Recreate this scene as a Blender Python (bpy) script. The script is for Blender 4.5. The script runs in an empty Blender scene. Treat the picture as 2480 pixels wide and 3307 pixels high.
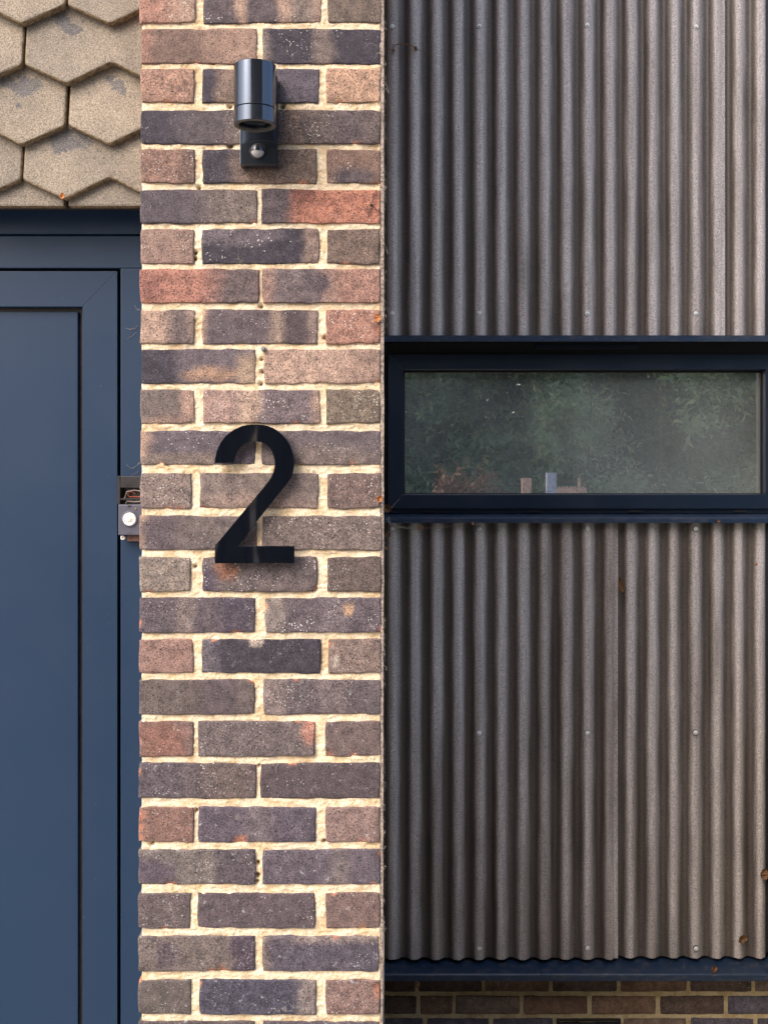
import bpy, bmesh, math, random
import numpy as np
from mathutils import Vector, Matrix, noise as mnoise

random.seed(7)
RNG = np.random.default_rng(11)
SC = bpy.context.scene
COL = SC.collection
R = math.radians

# ------------------------------------------------------------------ camera
CAM_Y, EYE = -2.06, 1.90          # camera 2.06 m in front of the brick pier, raised to 1.9 m
F, CX, CY = 3600.0, 1240.0, 1530.0  # focal length and vanishing point, in pixels of the 2480x3307 photograph
cam_d = bpy.data.cameras.new('camera')
cam = bpy.data.objects.new('camera', cam_d)
COL.objects.link(cam)
cam.location = (0, CAM_Y, EYE)
cam.rotation_euler = (R(90), 0, 0)
cam_d.sensor_fit = 'VERTICAL'
cam_d.sensor_height = 36.0
cam_d.lens = F / 3307.0 * 36.0
cam_d.shift_y = -(1653.5 - CY) / 3307.0
cam_d.clip_start = 0.05
cam_d.clip_end = 500
SC.camera = cam

# ------------------------------------------------------------------ sky, sun, exposure
SUN_AZ, SUN_EL = 44.0, 44.0        # degrees left of the camera's back, height
world = bpy.data.worlds.new('World')
SC.world = world
world.use_nodes = True
wn = world.node_tree
wn.nodes.clear()
sky = wn.nodes.new('ShaderNodeTexSky')
sky.sky_type = 'NISHITA'
sky.sun_disc = False
sky.sun_elevation = R(SUN_EL)
sky.sun_rotation = R(180 + SUN_AZ)
sky.air_density = 1.0
sky.dust_density = 5.0
sky.ozone_density = 1.0
bg = wn.nodes.new('ShaderNodeBackground')
bg.inputs['Strength'].default_value = 0.15
wo = wn.nodes.new('ShaderNodeOutputWorld')
wn.links.new(sky.outputs[0], bg.inputs[0])
wn.links.new(bg.outputs[0], wo.inputs[0])

sun_d = bpy.data.lights.new('sun', 'SUN')
sun_d.energy = 0.9
sun_d.angle = R(52)
sun_d.color = (1.0, 0.90, 0.79)
sun = bpy.data.objects.new('sun', sun_d)
COL.objects.link(sun)
to_sun = Vector((-math.sin(R(SUN_AZ)) * math.cos(R(SUN_EL)), -math.cos(R(SUN_AZ)) * math.cos(R(SUN_EL)), math.sin(R(SUN_EL))))
sun.rotation_euler = to_sun.to_track_quat('Z', 'Y').to_euler()
sun.location = (-4, -6, 8)

SC.view_settings.view_transform = 'Standard'
SC.view_settings.look = 'None'
SC.view_settings.gamma = 1.0
SC.view_settings.exposure = 1.26
SC.cycles.max_bounces = 5
SC.cycles.diffuse_bounces = 3
SC.cycles.glossy_bounces = 3
SC.cycles.transparent_max_bounces = 8
SC.cycles.use_denoising = True

# ------------------------------------------------------------------ helpers
def W(px, py, Y):
    """point seen at photograph pixel (px, py) that lies at depth Y"""
    d = (Y - CAM_Y) / F
    return Vector(((px - CX) * d, Y, EYE + (CY - py) * d))
def WX(px, Y): return (px - CX) * (Y - CAM_Y) / F
def WZ(py, Y): return EYE + (CY - py) * (Y - CAM_Y) / F

def lin(c):
    c = [v / 255.0 for v in c]
    return tuple(v / 12.92 if v <= 0.04045 else ((v + 0.055) / 1.055) ** 2.4 for v in c)

def vnoise(x, y, seed=0):
    """smooth 2-D value noise in 0..1"""
    x = np.asarray(x, float); y = np.asarray(y, float)
    xi = np.floor(x).astype(np.int64); yi = np.floor(y).astype(np.int64)
    fx = x - xi; fy = y - yi
    fx = fx * fx * (3 - 2 * fx); fy = fy * fy * (3 - 2 * fy)
    def h(a, b):
        n = (a * 374761393 + b * 668265263 + seed * 982451653) & 0x7fffffff
        n = ((n ^ (n >> 13)) * 1274126177) & 0x7fffffff
        return ((n ^ (n >> 16)) & 0xffff) / 65535.0
    return (h(xi, yi) * (1 - fx) + h(xi + 1, yi) * fx) * (1 - fy) + (h(xi, yi + 1) * (1 - fx) + h(xi + 1, yi + 1) * fx) * fy

def fbm(x, y, seed=0, oct=4):
    s = 0; a = 0.5; t = 0
    for i in range(oct):
        s = s + a * vnoise(np.asarray(x) * 2 ** i, np.asarray(y) * 2 ** i, seed + i * 17); t += a; a *= 0.5
    return s / t

def tag(o, label=None, cat=None, group=None, kind=None):
    if label: o['label'] = label
    if cat: o['category'] = cat
    if group: o['group'] = group
    if kind: o['kind'] = kind
    return o

def empty(name, loc, label, cat, group=None):
    o = bpy.data.objects.new(name, None)
    o.empty_display_size = 0.05
    COL.objects.link(o)
    o.location = loc
    return tag(o, label, cat, group)

def link(name, me, mat, parent=None, smooth=False):
    o = bpy.data.objects.new(name, me)
    COL.objects.link(o)
    if mat:
        for m in (mat if isinstance(mat, (list, tuple)) else [mat]):
            me.materials.append(m)
    if smooth:
        me.polygons.foreach_set('use_smooth', [True] * len(me.polygons))
        if smooth == 'angle': me.set_sharp_from_angle(angle=R(38))
    if parent:
        o.parent = parent
        p = parent; off = Vector((0, 0, 0))
        while p:
            off += p.location; p = p.parent
        o.location = -off          # vertices are written in world space
    return o

def pymesh(name, verts, faces):
    me = bpy.data.meshes.new(name)
    me.from_pydata([tuple(v) for v in verts], [], faces)
    me.update()
    return me

def bm_mesh(name, bm):
    me = bpy.data.meshes.new(name)
    bmesh.ops.recalc_face_normals(bm, faces=bm.faces[:])
    bm.to_mesh(me); bm.free()
    return me

def add_box(bm, x0, x1, y0, y1, z0, z1, bev=0.0, seg=2):
    r = bmesh.ops.create_cube(bm, size=1.0)
    vs = r['verts']
    for v in vs:
        v.co = Vector((x0 if v.co.x < 0 else x1, y0 if v.co.y < 0 else y1, z0 if v.co.z < 0 else z1))
    if bev > 0:
        es = list({e for v in vs for e in v.link_edges})
        bmesh.ops.bevel(bm, geom=es, offset=bev, segments=seg, affect='EDGES', profile=0.6)

def box(name, x0, x1, y0, y1, z0, z1, mat, parent=None, bev=0.0015, seg=2):
    bm = bmesh.new()
    add_box(bm, min(x0, x1), max(x0, x1), min(y0, y1), max(y0, y1), min(z0, z1), max(z0, z1), bev, seg)
    return link(name, bm_mesh(name, bm), mat, parent)

def prism(name, pts, y0, y1, mat, parent=None, bev=0.0, seg=2, axis='Y'):
    """polygon (x,z) from y0 to y1, or with axis X polygon (y,z) from x0 to x1"""
    bm = bmesh.new()
    if axis == 'Y': vs = [bm.verts.new((p[0], y0, p[1])) for p in pts]; ext = Vector((0, y1 - y0, 0))
    else: vs = [bm.verts.new((y0, p[0], p[1])) for p in pts]; ext = Vector((y1 - y0, 0, 0))
    f = bm.faces.new(vs)
    r = bmesh.ops.extrude_face_region(bm, geom=[f])
    for v in [g for g in r['geom'] if isinstance(g, bmesh.types.BMVert)]: v.co += ext
    if bev > 0:
        bm.edges.ensure_lookup_table()
        es = [e for e in bm.edges if len(e.link_faces) == 2 and e.calc_face_angle(0) > 0.5]
        bmesh.ops.bevel(bm, geom=es, offset=bev, segments=seg, affect='EDGES', profile=0.6)
    return link(name, bm_mesh(name, bm), mat, parent)

def lathe(bm, prof, c, axis='Z', n=48, close=False):
    """revolve profile [(r, h)] about axis through c"""
    rings = []
    for r, h in prof:
        ring = []
        for i in range(n):
            a = 2 * math.pi * i / n
            if axis == 'Z': p = (c[0] + r * math.cos(a), c[1] + r * math.sin(a), c[2] + h)
            else: p = (c[0] + r * math.cos(a), c[1] + h, c[2] + r * math.sin(a))
            ring.append(bm.verts.new(p))
        rings.append(ring)
    for a, b in zip(rings[:-1], rings[1:]):
        for i in range(n):
            bm.faces.new((a[i], a[(i + 1) % n], b[(i + 1) % n], b[i]))
    if prof[0][0] > 1e-6 and not close: bm.faces.new(rings[0][::-1])
    if prof[-1][0] > 1e-6 and not close: bm.faces.new(rings[-1])

def tube(bm, pts, r, n=5):
    pts = [Vector(p) for p in pts]
    rings = []
    for i, p in enumerate(pts):
        d = (pts[min(i + 1, len(pts) - 1)] - pts[max(i - 1, 0)]).normalized()
        u = d.orthogonal().normalized(); v = d.cross(u)
        rr = r[i] if isinstance(r, (list, tuple)) else r
        rings.append([bm.verts.new(p + (u * math.cos(2 * math.pi * k / n) + v * math.sin(2 * math.pi * k / n)) * rr) for k in range(n)])
    for a, b in zip(rings[:-1], rings[1:]):
        for k in range(n):
            bm.faces.new((a[k], a[(k + 1) % n], b[(k + 1) % n], b[k]))
    bm.faces.new(rings[0][::-1]); bm.faces.new(rings[-1])

# ------------------------------------------------------------------ material helper
class Mat:
    def __init__(s, name):
        s.m = bpy.data.materials.new(name); s.m.use_nodes = True
        s.t = s.m.node_tree; s.t.nodes.clear()
        s.out = s.t.nodes.new('ShaderNodeOutputMaterial')
        s.geo = None
    def n(s, typ, props=None, **ins):
        nd = s.t.nodes.new('ShaderNode' + typ)
        for k, v in (props or {}).items(): setattr(nd, k, v)
        for k, v in ins.items(): s.set(nd, k.replace('_', ' '), v)
        return nd
    def set(s, nd, k, v):
        sock = nd.inputs[int(k)] if k.isdigit() else nd.inputs[k]
        if isinstance(v, bpy.types.NodeSocket): s.t.links.new(v, sock)
        elif isinstance(v, bpy.types.Node): s.t.links.new(v.outputs[0], sock)
        else:
            if hasattr(sock.default_value, '__len__') and len(sock.default_value) == 4 and hasattr(v, '__len__') and len(v) == 3: v = (*v, 1)
            sock.default_value = v
    def pos(s, scale=(1, 1, 1), off=(0, 0, 0)):
        if not s.geo: s.geo = s.t.nodes.new('ShaderNodeNewGeometry')
        nd = s.n('Mapping')
        s.t.links.new(s.geo.outputs['Position'], nd.inputs['Vector'])
        nd.inputs['Scale'].default_value = scale; nd.inputs['Location'].default_value = off
        return nd.outputs[0]
    def noise(s, scale, detail=4, rough=0.55, vec=None, dist=0.0):
        return s.n('TexNoise', Vector=vec or s.pos(), Scale=scale, Detail=float(detail), Roughness=rough, Distortion=dist).outputs[0]
    def vor(s, scale, vec=None, feature='F1', rand=1.0):
        return s.n('TexVoronoi', {'feature': feature}, Vector=vec or s.pos(), Scale=scale, Randomness=rand)
    def ramp(s, fac, a, b, lo=0.0, hi=1.0):
        nd = s.n('MapRange', {'interpolation_type': 'SMOOTHSTEP'})
        s.set(nd, 'Value', fac)
        nd.inputs['From Min'].default_value = a; nd.inputs['From Max'].default_value = b
        nd.inputs['To Min'].default_value = lo; nd.inputs['To Max'].default_value = hi
        return nd.outputs[0]
    def math(s, op, a, b=0.0):
        nd = s.n('Math', {'operation': op}); s.set(nd, '0', a); s.set(nd, '1', b); return nd.outputs[0]
    def mix(s, fac, a, b, mode='MIX'):
        nd = s.n('Mix', {'data_type': 'RGBA', 'blend_type': mode})
        s.set(nd, '0', fac); s.set(nd, '6', a); s.set(nd, '7', b)
        return nd.outputs[2]
    def attr(s, name, typ='GEOMETRY'):
        return s.n('Attribute', {'attribute_name': name, 'attribute_type': typ})
    def bump(s, h, strength=0.5, dist=0.001, normal=None):
        nd = s.n('Bump', Height=h, Strength=strength, Distance=dist)
        if normal is not None: s.set(nd, 'Normal', normal)
        return nd.outputs[0]
    def bsdf(s, **ins):
        b = s.n('BsdfPrincipled')
        for k, v in ins.items(): s.set(b, k.replace('_', ' '), v)
        s.t.links.new(b.outputs[0], s.out.inputs[0])
        return b
    def surf(s, node): s.t.links.new(node.outputs[0], s.out.inputs[0]); return s.m

def mat_brick(name='fired_brick'):
    M = Mat(name)
    base = M.attr('tint').outputs['Color']
    c = M.mix(1.0, base, M.mix(M.ramp(M.noise(48, 3, 0.65), 0.25, 0.75), (0.66, 0.65, 0.66), (1.36, 1.33, 1.28)), 'MULTIPLY')
    grain = M.noise(420, 2, 0.8)
    c = M.mix(1.0, c, M.mix(M.ramp(grain, 0.32, 0.68), (0.50, 0.50, 0.51), (1.60, 1.56, 1.50)), 'MULTIPLY')
    # drag marks running with the extrusion
    st = M.noise(1.0, 3, 0.6, vec=M.pos((150, 60, 26)))
    c = M.mix(M.ramp(st, 0.58, 0.72, 0, 0.35), c, M.mix(1.0, c, (0.6, 0.58, 0.6), 'MULTIPLY'))
    # pits
    v = M.vor(210)
    pit = M.math('MULTIPLY', M.ramp(v.outputs['Distance'], 0.16, 0.30, 1, 0), M.ramp(v.outputs['Color'], 0.62, 0.66))
    c = M.mix(pit, c, (0.012, 0.010, 0.010))
    # salt flecks
    v2 = M.vor(190, vec=M.pos(off=(3.3, 1.7, 9.1)))
    msk = M.ramp(M.noise(14, 3, 0.6, vec=M.pos(off=(5, 2, 1))), 0.46, 0.62)
    fl = M.math('MULTIPLY', M.ramp(v2.outputs['Distance'], 0.16, 0.27, 1, 0), M.ramp(v2.outputs['Color'], 0.60, 0.64))
    orn = M.n('ObjectInfo').outputs['Random']
    fl = M.math('MULTIPLY', fl, M.math('MULTIPLY', M.math('ADD', M.math('MULTIPLY', msk, 0.85), 0.10), M.ramp(orn, 0.0, 0.8, 0.15, 1.0)))
    c = M.mix(fl, c, (0.62, 0.60, 0.58))
    # thin wandering salt threads
    tn = M.noise(38, 1, 0.5, vec=M.pos(off=(2, 6, 4)), dist=0.6)
    th = M.math('MULTIPLY', M.ramp(M.math('ABSOLUTE', M.math('SUBTRACT', tn, 0.5)), 0.006, 0.016, 1, 0), M.ramp(M.noise(17, 1, 0.5, vec=M.pos(off=(9, 4, 2))), 0.60, 0.68))
    c = M.mix(M.math('MULTIPLY', th, 0.16), c, (0.50, 0.46, 0.40))
    # pale lichen blooms, weighted per brick
    li = M.math('MULTIPLY', M.ramp(M.noise(70, 4, 0.7, vec=M.pos(off=(1, 8, 3))), 0.60, 0.70), M.attr('lichen').outputs['Fac'])
    c = M.mix(M.math('MULTIPLY', li, 0.6), c, (0.42, 0.42, 0.44))
    h = M.math('SUBTRACT', M.math('ADD', M.math('MULTIPLY', M.noise(560, 1, 0.7), 0.4), M.math('MULTIPLY', M.noise(200, 2, 0.6), 0.8)), M.math('MULTIPLY', pit, 0.0))
    M.bsdf(Base_Color=c, Roughness=0.8, Normal=M.bump(h, 0.55, 0.0016), **{'Specular_IOR_Level': 0.3})
    return M.m

def mat_mortar(name='lime_mortar', a=(0.79, 0.675, 0.515), b=(0.60, 0.455, 0.285)):
    M = Mat(name)
    c = M.mix(M.ramp(M.noise(30, 3, 0.7), 0.40, 0.66), a, b)
    c = M.mix(M.ramp(M.noise(9, 3, 0.5, vec=M.pos(off=(2, 3, 4))), 0.5, 0.75, 0, 0.5), c, (0.84, 0.75, 0.60))
    g = M.noise(420, 2, 0.75)
    c = M.mix(1.0, c, M.mix(M.ramp(g, 0.3, 0.7), (0.78, 0.76, 0.74), (1.16, 1.15, 1.12)), 'MULTIPLY')
    sm = M.ramp(M.noise(12, 3, 0.6, vec=M.pos((1, 1, 3), (6, 1, 3))), 0.60, 0.78, 0, 0.45)
    c = M.mix(sm, c, (0.40, 0.30, 0.20))
    v = M.vor(300)
    pit = M.math('MULTIPLY', M.ramp(v.outputs['Distance'], 0.14, 0.30, 1, 0), M.ramp(v.outputs['Color'], 0.74, 0.78))
    c = M.mix(pit, c, (0.10, 0.065, 0.03))
    h = M.math('ADD', M.math('MULTIPLY', g, 0.5), M.noise(170, 2, 0.65))
    M.bsdf(Base_Color=c, Roughness=0.92, Normal=M.bump(h, 0.75, 0.0024), **{'Specular_IOR_Level': 0.15})
    return M.m

def mat_paint(name, col, rough=0.34, dust=0.12, dustcol=(0.20, 0.22, 0.26), spec=0.5, grime=0.0, metal=0.0):
    M = Mat(name)
    c = M.mix(M.ramp(M.noise(3.5, 4, 0.6), 0.35, 0.75, 0, dust), col, dustcol)
    v = M.vor(120, vec=M.pos(off=(1.1, 0.3, 2.2)))
    sp = M.math('MULTIPLY', M.ramp(v.outputs['Distance'], 0.05, 0.13, 1, 0), M.ramp(v.outputs['Color'], 0.90, 0.93))
    c = M.mix(M.math('MULTIPLY', sp, 0.5), c, (0.42, 0.42, 0.42))
    if grime:
        gr = M.ramp(M.noise(38, 5, 0.7, vec=M.pos((1, 1, 2.5))), 0.48, 0.70, 0, grime)
        c = M.mix(gr, c, (0.14, 0.12, 0.10))
    rr = M.ramp(M.noise(7, 4, 0.6, vec=M.pos(off=(4, 4, 4))), 0.3, 0.7, rough - 0.04, rough + 0.08)
    M.bsdf(Base_Color=c, Roughness=rr, Normal=M.bump(M.noise(420, 2, 0.5), 0.06, 0.0006), Metallic=metal, **{'Specular_IOR_Level': spec})
    return M.m

def mat_simple(name, col, rough=0.5, metal=0.0, spec=0.5, var=0.25, scale=60):
    M = Mat(name)
    n = M.ramp(M.noise(scale, 4, 0.6), 0.3, 0.7)
    c = M.mix(1.0, col, M.mix(n, (1 - var,) * 3, (1 + var,) * 3), 'MULTIPLY')
    M.bsdf(Base_Color=c, Roughness=rough, Metallic=metal, **{'Specular_IOR_Level': spec})
    return M.m

def mat_sheet():
    M = Mat('fibre_cement')
    stretch = M.pos((1, 1, 0.05))
    c = M.mix(M.ramp(M.noise(60, 3, 0.6, vec=stretch), 0.3, 0.7), (0.445, 0.395, 0.376), (0.59, 0.53, 0.507))
    # brown trough stain that also paints in shade on troughs and left flanks
    stain_shade = M.attr('trough').outputs['Fac']
    dn = M.math('ADD', stain_shade, M.ramp(M.noise(40, 3, 0.65, vec=M.pos((1, 1, 0.10), (3, 1, 2))), 0.3, 0.7, -0.09, 0.09))
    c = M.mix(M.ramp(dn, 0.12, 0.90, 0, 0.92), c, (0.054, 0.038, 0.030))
    ws = M.noise(1.0, 3, 0.6, vec=M.pos((13, 13, 0.7), (2, 5, 1)))
    c = M.mix(M.ramp(ws, 0.44, 0.70, 0, 0.75), c, M.mix(1.0, c, (0.55, 0.50, 0.47), 'MULTIPLY'))
    # green-black algae patches
    al = M.ramp(M.noise(5.5, 2, 0.6, vec=M.pos((1, 1, 0.5), (7, 2, 5))), 0.52, 0.75, 0, 0.4)
    c = M.mix(al, c, M.mix(1.0, c, (0.52, 0.55, 0.50), 'MULTIPLY'))
    g = M.noise(310, 2, 0.85)
    c = M.mix(1.0, c, M.mix(M.ramp(g, 0.34, 0.66), (0.56, 0.56, 0.56), (1.44, 1.43, 1.43)), 'MULTIPLY')
    v = M.vor(190, vec=M.pos((1, 1, 0.7)))
    pit = M.math('MULTIPLY', M.ramp(v.outputs['Distance'], 0.10, 0.24, 1, 0), M.ramp(v.outputs['Color'], 0.66, 0.70))
    c = M.mix(M.math('MULTIPLY', pit, 0.8), c, (0.02, 0.018, 0.016))
    h = M.math('ADD', M.math('MULTIPLY', g, 0.4), M.math('MULTIPLY', M.noise(140, 3, 0.6, vec=M.pos((1, 1, 0.25))), 0.6))
    M.bsdf(Base_Color=c, Roughness=M.ramp(g, 0.3, 0.7, 0.34, 0.52), Normal=M.bump(h, 0.26, 0.0012), **{'Specular_IOR_Level': 0.55})
    return M.m

def mat_tile():
    M = Mat('sand_faced_concrete')
    c = M.mix(M.ramp(M.noise(11, 4, 0.55), 0.3, 0.7), (0.285, 0.247, 0.207), (0.215, 0.188, 0.162))
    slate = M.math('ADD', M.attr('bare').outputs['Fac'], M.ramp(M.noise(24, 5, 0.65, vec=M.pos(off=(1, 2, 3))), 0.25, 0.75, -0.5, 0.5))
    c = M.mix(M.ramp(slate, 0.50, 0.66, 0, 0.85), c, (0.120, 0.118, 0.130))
    c = M.mix(1.0, c, M.mix(M.n('ObjectInfo').outputs['Random'], (0.86, 0.87, 0.89), (1.12, 1.11, 1.08)), 'MULTIPLY')
    g = M.noise(420, 2, 0.85)
    c = M.mix(1.0, c, M.mix(M.ramp(g, 0.3, 0.7), (0.50, 0.50, 0.50), (1.52, 1.48, 1.42)), 'MULTIPLY')
    v = M.vor(250)
    pit = M.math('MULTIPLY', M.ramp(v.outputs['Distance'], 0.12, 0.30, 1, 0), M.ramp(v.outputs['Color'], 0.60, 0.64))
    c = M.mix(M.math('MULTIPLY', pit, 0.75), c, (0.035, 0.03, 0.028))
    st = M.ramp(M.noise(16, 4, 0.7, vec=M.pos(off=(8, 8, 1))), 0.60, 0.74, 0, 0.55)
    c = M.mix(st, c, M.mix(1.0, c, (0.55, 0.54, 0.56), 'MULTIPLY'))
    h = M.math('ADD', g, M.math('MULTIPLY', M.noise(200, 3, 0.6), 0.7))
    M.bsdf(Base_Color=c, Roughness=0.9, Normal=M.bump(h, 0.65, 0.0022), **{'Specular_IOR_Level': 0.2})
    return M.m

def mat_leaf(name, a, b, c3, rough=0.4):
    M = Mat(name)
    g = M.n('NewGeometry')
    r = g.outputs['Random Per Island']
    c = M.mix(M.ramp(r, 0.0, 0.6), a, b)
    c = M.mix(M.ramp(r, 0.82, 0.95), c, c3)
    p = M.n('BsdfPrincipled', Base_Color=c, Roughness=rough)
    t = M.n('BsdfTranslucent', Color=M.mix(1.0, c, (1.2, 1.35, 0.75), 'MULTIPLY'))
    mx = M.n('MixShader', Fac=0.4)
    M.t.links.new(p.outputs[0], mx.inputs[1]); M.t.links.new(t.outputs[0], mx.inputs[2])
    M.surf(mx)
    return M.m

BRICK = mat_brick()
MORTAR = mat_mortar()
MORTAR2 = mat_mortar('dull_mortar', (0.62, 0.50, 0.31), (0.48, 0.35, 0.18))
DOORBLUE = mat_paint('door_blue_satin', (0.011, 0.030, 0.070), 0.40, 0.15, (0.022, 0.044, 0.092), spec=.30)
NAVY = mat_paint('navy_powder_coat', (0.009, 0.019, 0.040), 0.36, 0.12, (0.02, 0.03, 0.05))
NAVYD = mat_paint('navy_dusty_flashing', (0.011, 0.028, 0.064), 0.42, 0.3, (0.035, 0.045, 0.06), grime=0.4)
RUBBER = mat_simple('black_gasket', (0.010, 0.009, 0.011), 0.6)
LAMPB = mat_paint('lamp_black_satin', (0.090, 0.105, 0.135), 0.13, 0.15, (0.08, 0.08, 0.09), spec=.5, metal=.85)
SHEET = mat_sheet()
TILE = mat_tile()
TILE_EDGE = mat_simple('mossy_tile_edge', (0.20, 0.150, 0.095), 0.95, var=0.5, scale=140, spec=0.1)
BOARD = mat_simple('weathered_edge_board', (0.30, 0.25, 0.22), 0.9, var=0.6, scale=260, spec=0.1)
DARK = mat_simple('dark_void_board', (0.012, 0.012, 0.014), 0.9)
ZINC = mat_simple('zinc_screw', (0.74, 0.73, 0.71), 0.36, metal=0.0, var=0.15)
DRY = mat_simple('dry_leaf_brown', (0.17, 0.085, 0.035), 0.75, var=0.5, scale=160)
DRYO = mat_simple('dry_leaf_orange', (0.38, 0.15, 0.05), 0.7, var=0.4, scale=200)
WEB = mat_simple('web_grey', (0.42, 0.36, 0.31), 0.9, var=0.4, scale=200)

# ------------------------------------------------------------------ ground
def ground():
    M = Mat('paving')
    c = M.mix(M.noise(6, 5, 0.6), (0.28, 0.265, 0.245), (0.38, 0.36, 0.335))
    M.bsdf(Base_Color=c, Roughness=0.9, Normal=M.bump(M.noise(120, 4, 0.6), 0.5, 0.003))
    me = pymesh('ground', [(-150, -150, 0), (150, -150, 0), (150, 150, 0), (-150, 150, 0)], [(0, 1, 2, 3)])
    tag(link('ground', me, M.m), kind='structure', label='grey paved ground in front of the house')
ground()

# ------------------------------------------------------------------ bricks
def kiln(c):
    r, g, b = c
    m = (r + g + b) / 3
    return lin((m + (r - m) * .92 + 1, m + (g - m) - 1, m + (b - m) * .95))
def brick_mesh(x0, x1, z0, z1, yf, depth, base, patches, seed, rough=1.0, chips=(), lichen=0.0, dx=0.0075):
    """one brick with worn arrises; base tint and kiln marks stored as a colour attribute"""
    def axis(a, b):
        e = [0, .0012, .0032, .0065]
        k = max(3, int((b - a - .013) / dx))
        mid = list(np.linspace(a + .0065, b - .0065, k))[1:-1]
        return np.array([a + q for q in e] + mid + [b - q for q in e[::-1]])
    xs, zs = axis(x0, x1), axis(z0, z1)
    nx, nz = len(xs), len(zs)
    X, Z = np.meshgrid(xs, zs, indexing='ij')
    wx = np.minimum(X - x0, x1 - X); wz = np.minimum(Z - z0, z1 - Z)
    w = np.minimum(wx, wz)
    drop = np.interp(w, [0, .0012, .0032, .0065], [.0019, .0004, .0001, 0]) * rough
    corner = np.clip((.010 - wx) / .010, 0, 1) * np.clip((.010 - wz) / .010, 0, 1)
    drop = drop + corner * .0006 * rough
    # wandering outline
    j = .0019 * rough
    el = (fbm(zs * 55, zs * 0 + seed, seed, 3) - .5) * 2 * j
    er = (fbm(zs * 55, zs * 0 + seed + 3, seed + 5, 3) - .5) * 2 * j
    eb = (fbm(xs * 42, xs * 0 + seed, seed + 9, 4) - .5) * 2.2 * j
    et = (fbm(xs * 42, xs * 0 + seed + 7, seed + 13, 4) - .5) * 2.2 * j
    u = (X - x0) / (x1 - x0); v = (Z - z0) / (z1 - z0)
    tilt = np.random.default_rng(seed).uniform(-.0012, .0012, 4)
    Xn = X + el[None, :] * (1 - u) ** 6 + er[None, :] * u ** 6
    Zn = Z + (eb[:, None] + tilt[0] * (u * 2 - 1)) * (1 - v) ** 2 + (et[:, None] + tilt[1] * (u * 2 - 1)) * v ** 2
    cp = np.clip((.012 - wx) / .012, 0, 1) * np.clip((.012 - wz) / .012, 0, 1) * .0007 * rough
    Xn = Xn + cp * np.where(u < .5, 1, -1); Zn = Zn + cp * np.where(v < .5, 1, -1)
    Y = yf + drop + (fbm(X * 90, Z * 90, seed + 21, 3) - .5) * .0016 * rough + (u - .5) * tilt[2] + (v - .5) * tilt[3]
    # kiln marks
    C = np.empty((nx, nz, 3)); C[:] = kiln(base)
    wob = (fbm(X * 40, Z * 40, seed + 31, 3) - .5)
    for p in patches:
        if len(p) == 4:      # (u0, u1, colour, softness): band across the brick
            u0, u1, col, s = p
            uu = u + wob * .10
            m = np.clip((uu - u0) / s + .5, 0, 1) * np.clip((u1 - uu) / s + .5, 0, 1)
        else:                # (u, v, ru, rv, colour): blob
            cu, cv, ru, rv, col = p
            d = np.sqrt(((u - cu) / ru) ** 2 + ((v - cv) / rv) ** 2) + wob * .9
            m = np.clip((1.25 - d) / .55, 0, 1)
        C = C * (1 - m[..., None]) + np.array(kiln(col)) * m[..., None]
    for (cu, cv, r) in chips:  # spalled corners and edges show the red body
        d = np.hypot((u - cu) * (x1 - x0), (v - cv) * (z1 - z0)) / r + wob * .8
        m = np.clip((1.05 - d) / .3, 0, 1)
        Y = Y + m * .0025
        C = C * (1 - m[..., None]) + np.array(lin((154, 106, 88))) * m[..., None]
    verts = np.stack([Xn, Y, Zn], -1).reshape(-1, 3)
    idx = np.arange(nx * nz).reshape(nx, nz)
    faces = np.stack([idx[:-1, :-1], idx[1:, :-1], idx[1:, 1:], idx[:-1, 1:]], -1).reshape(-1, 4).tolist()
    loop = list(idx[:, 0]) + list(idx[-1, 1:]) + list(idx[-2::-1, -1]) + list(idx[0, -2:0:-1])
    back = verts[loop].copy(); back[:, 1] = yf + depth
    b0 = nx * nz
    L = len(loop)
    for k in range(L):
        faces.append([int(loop[(k + 1) % L]), int(loop[k]), b0 + k, b0 + (k + 1) % L])
    faces.append([b0 + k for k in range(L)])
    verts = np.vstack([verts, back])
    me = pymesh('brick', verts.tolist(), faces)
    cols = np.vstack([C.reshape(-1, 3), C.reshape(-1, 3)[loop]])
    a = me.attributes.new('tint', 'FLOAT_COLOR', 'POINT')
    a.data.foreach_set('color', np.hstack([cols, np.ones((len(cols), 1))]).ravel())
    a = me.attributes.new('lichen', 'FLOAT', 'POINT')
    a.data.foreach_set('value', np.full(len(cols), lichen))
    me.polygons.foreach_set('use_smooth', [True] * len(me.polygons))
    me.set_sharp_from_angle(angle=R(42))
    return me

# colours seen on the bricks (sRGB)
K, P, G, B, T, RD, O, WR = (56, 55, 65), (79, 73, 78), (104, 96, 92), (112, 98, 90), (144, 124, 112), (126, 99, 90), (150, 104, 88), (140, 108, 97)
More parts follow.
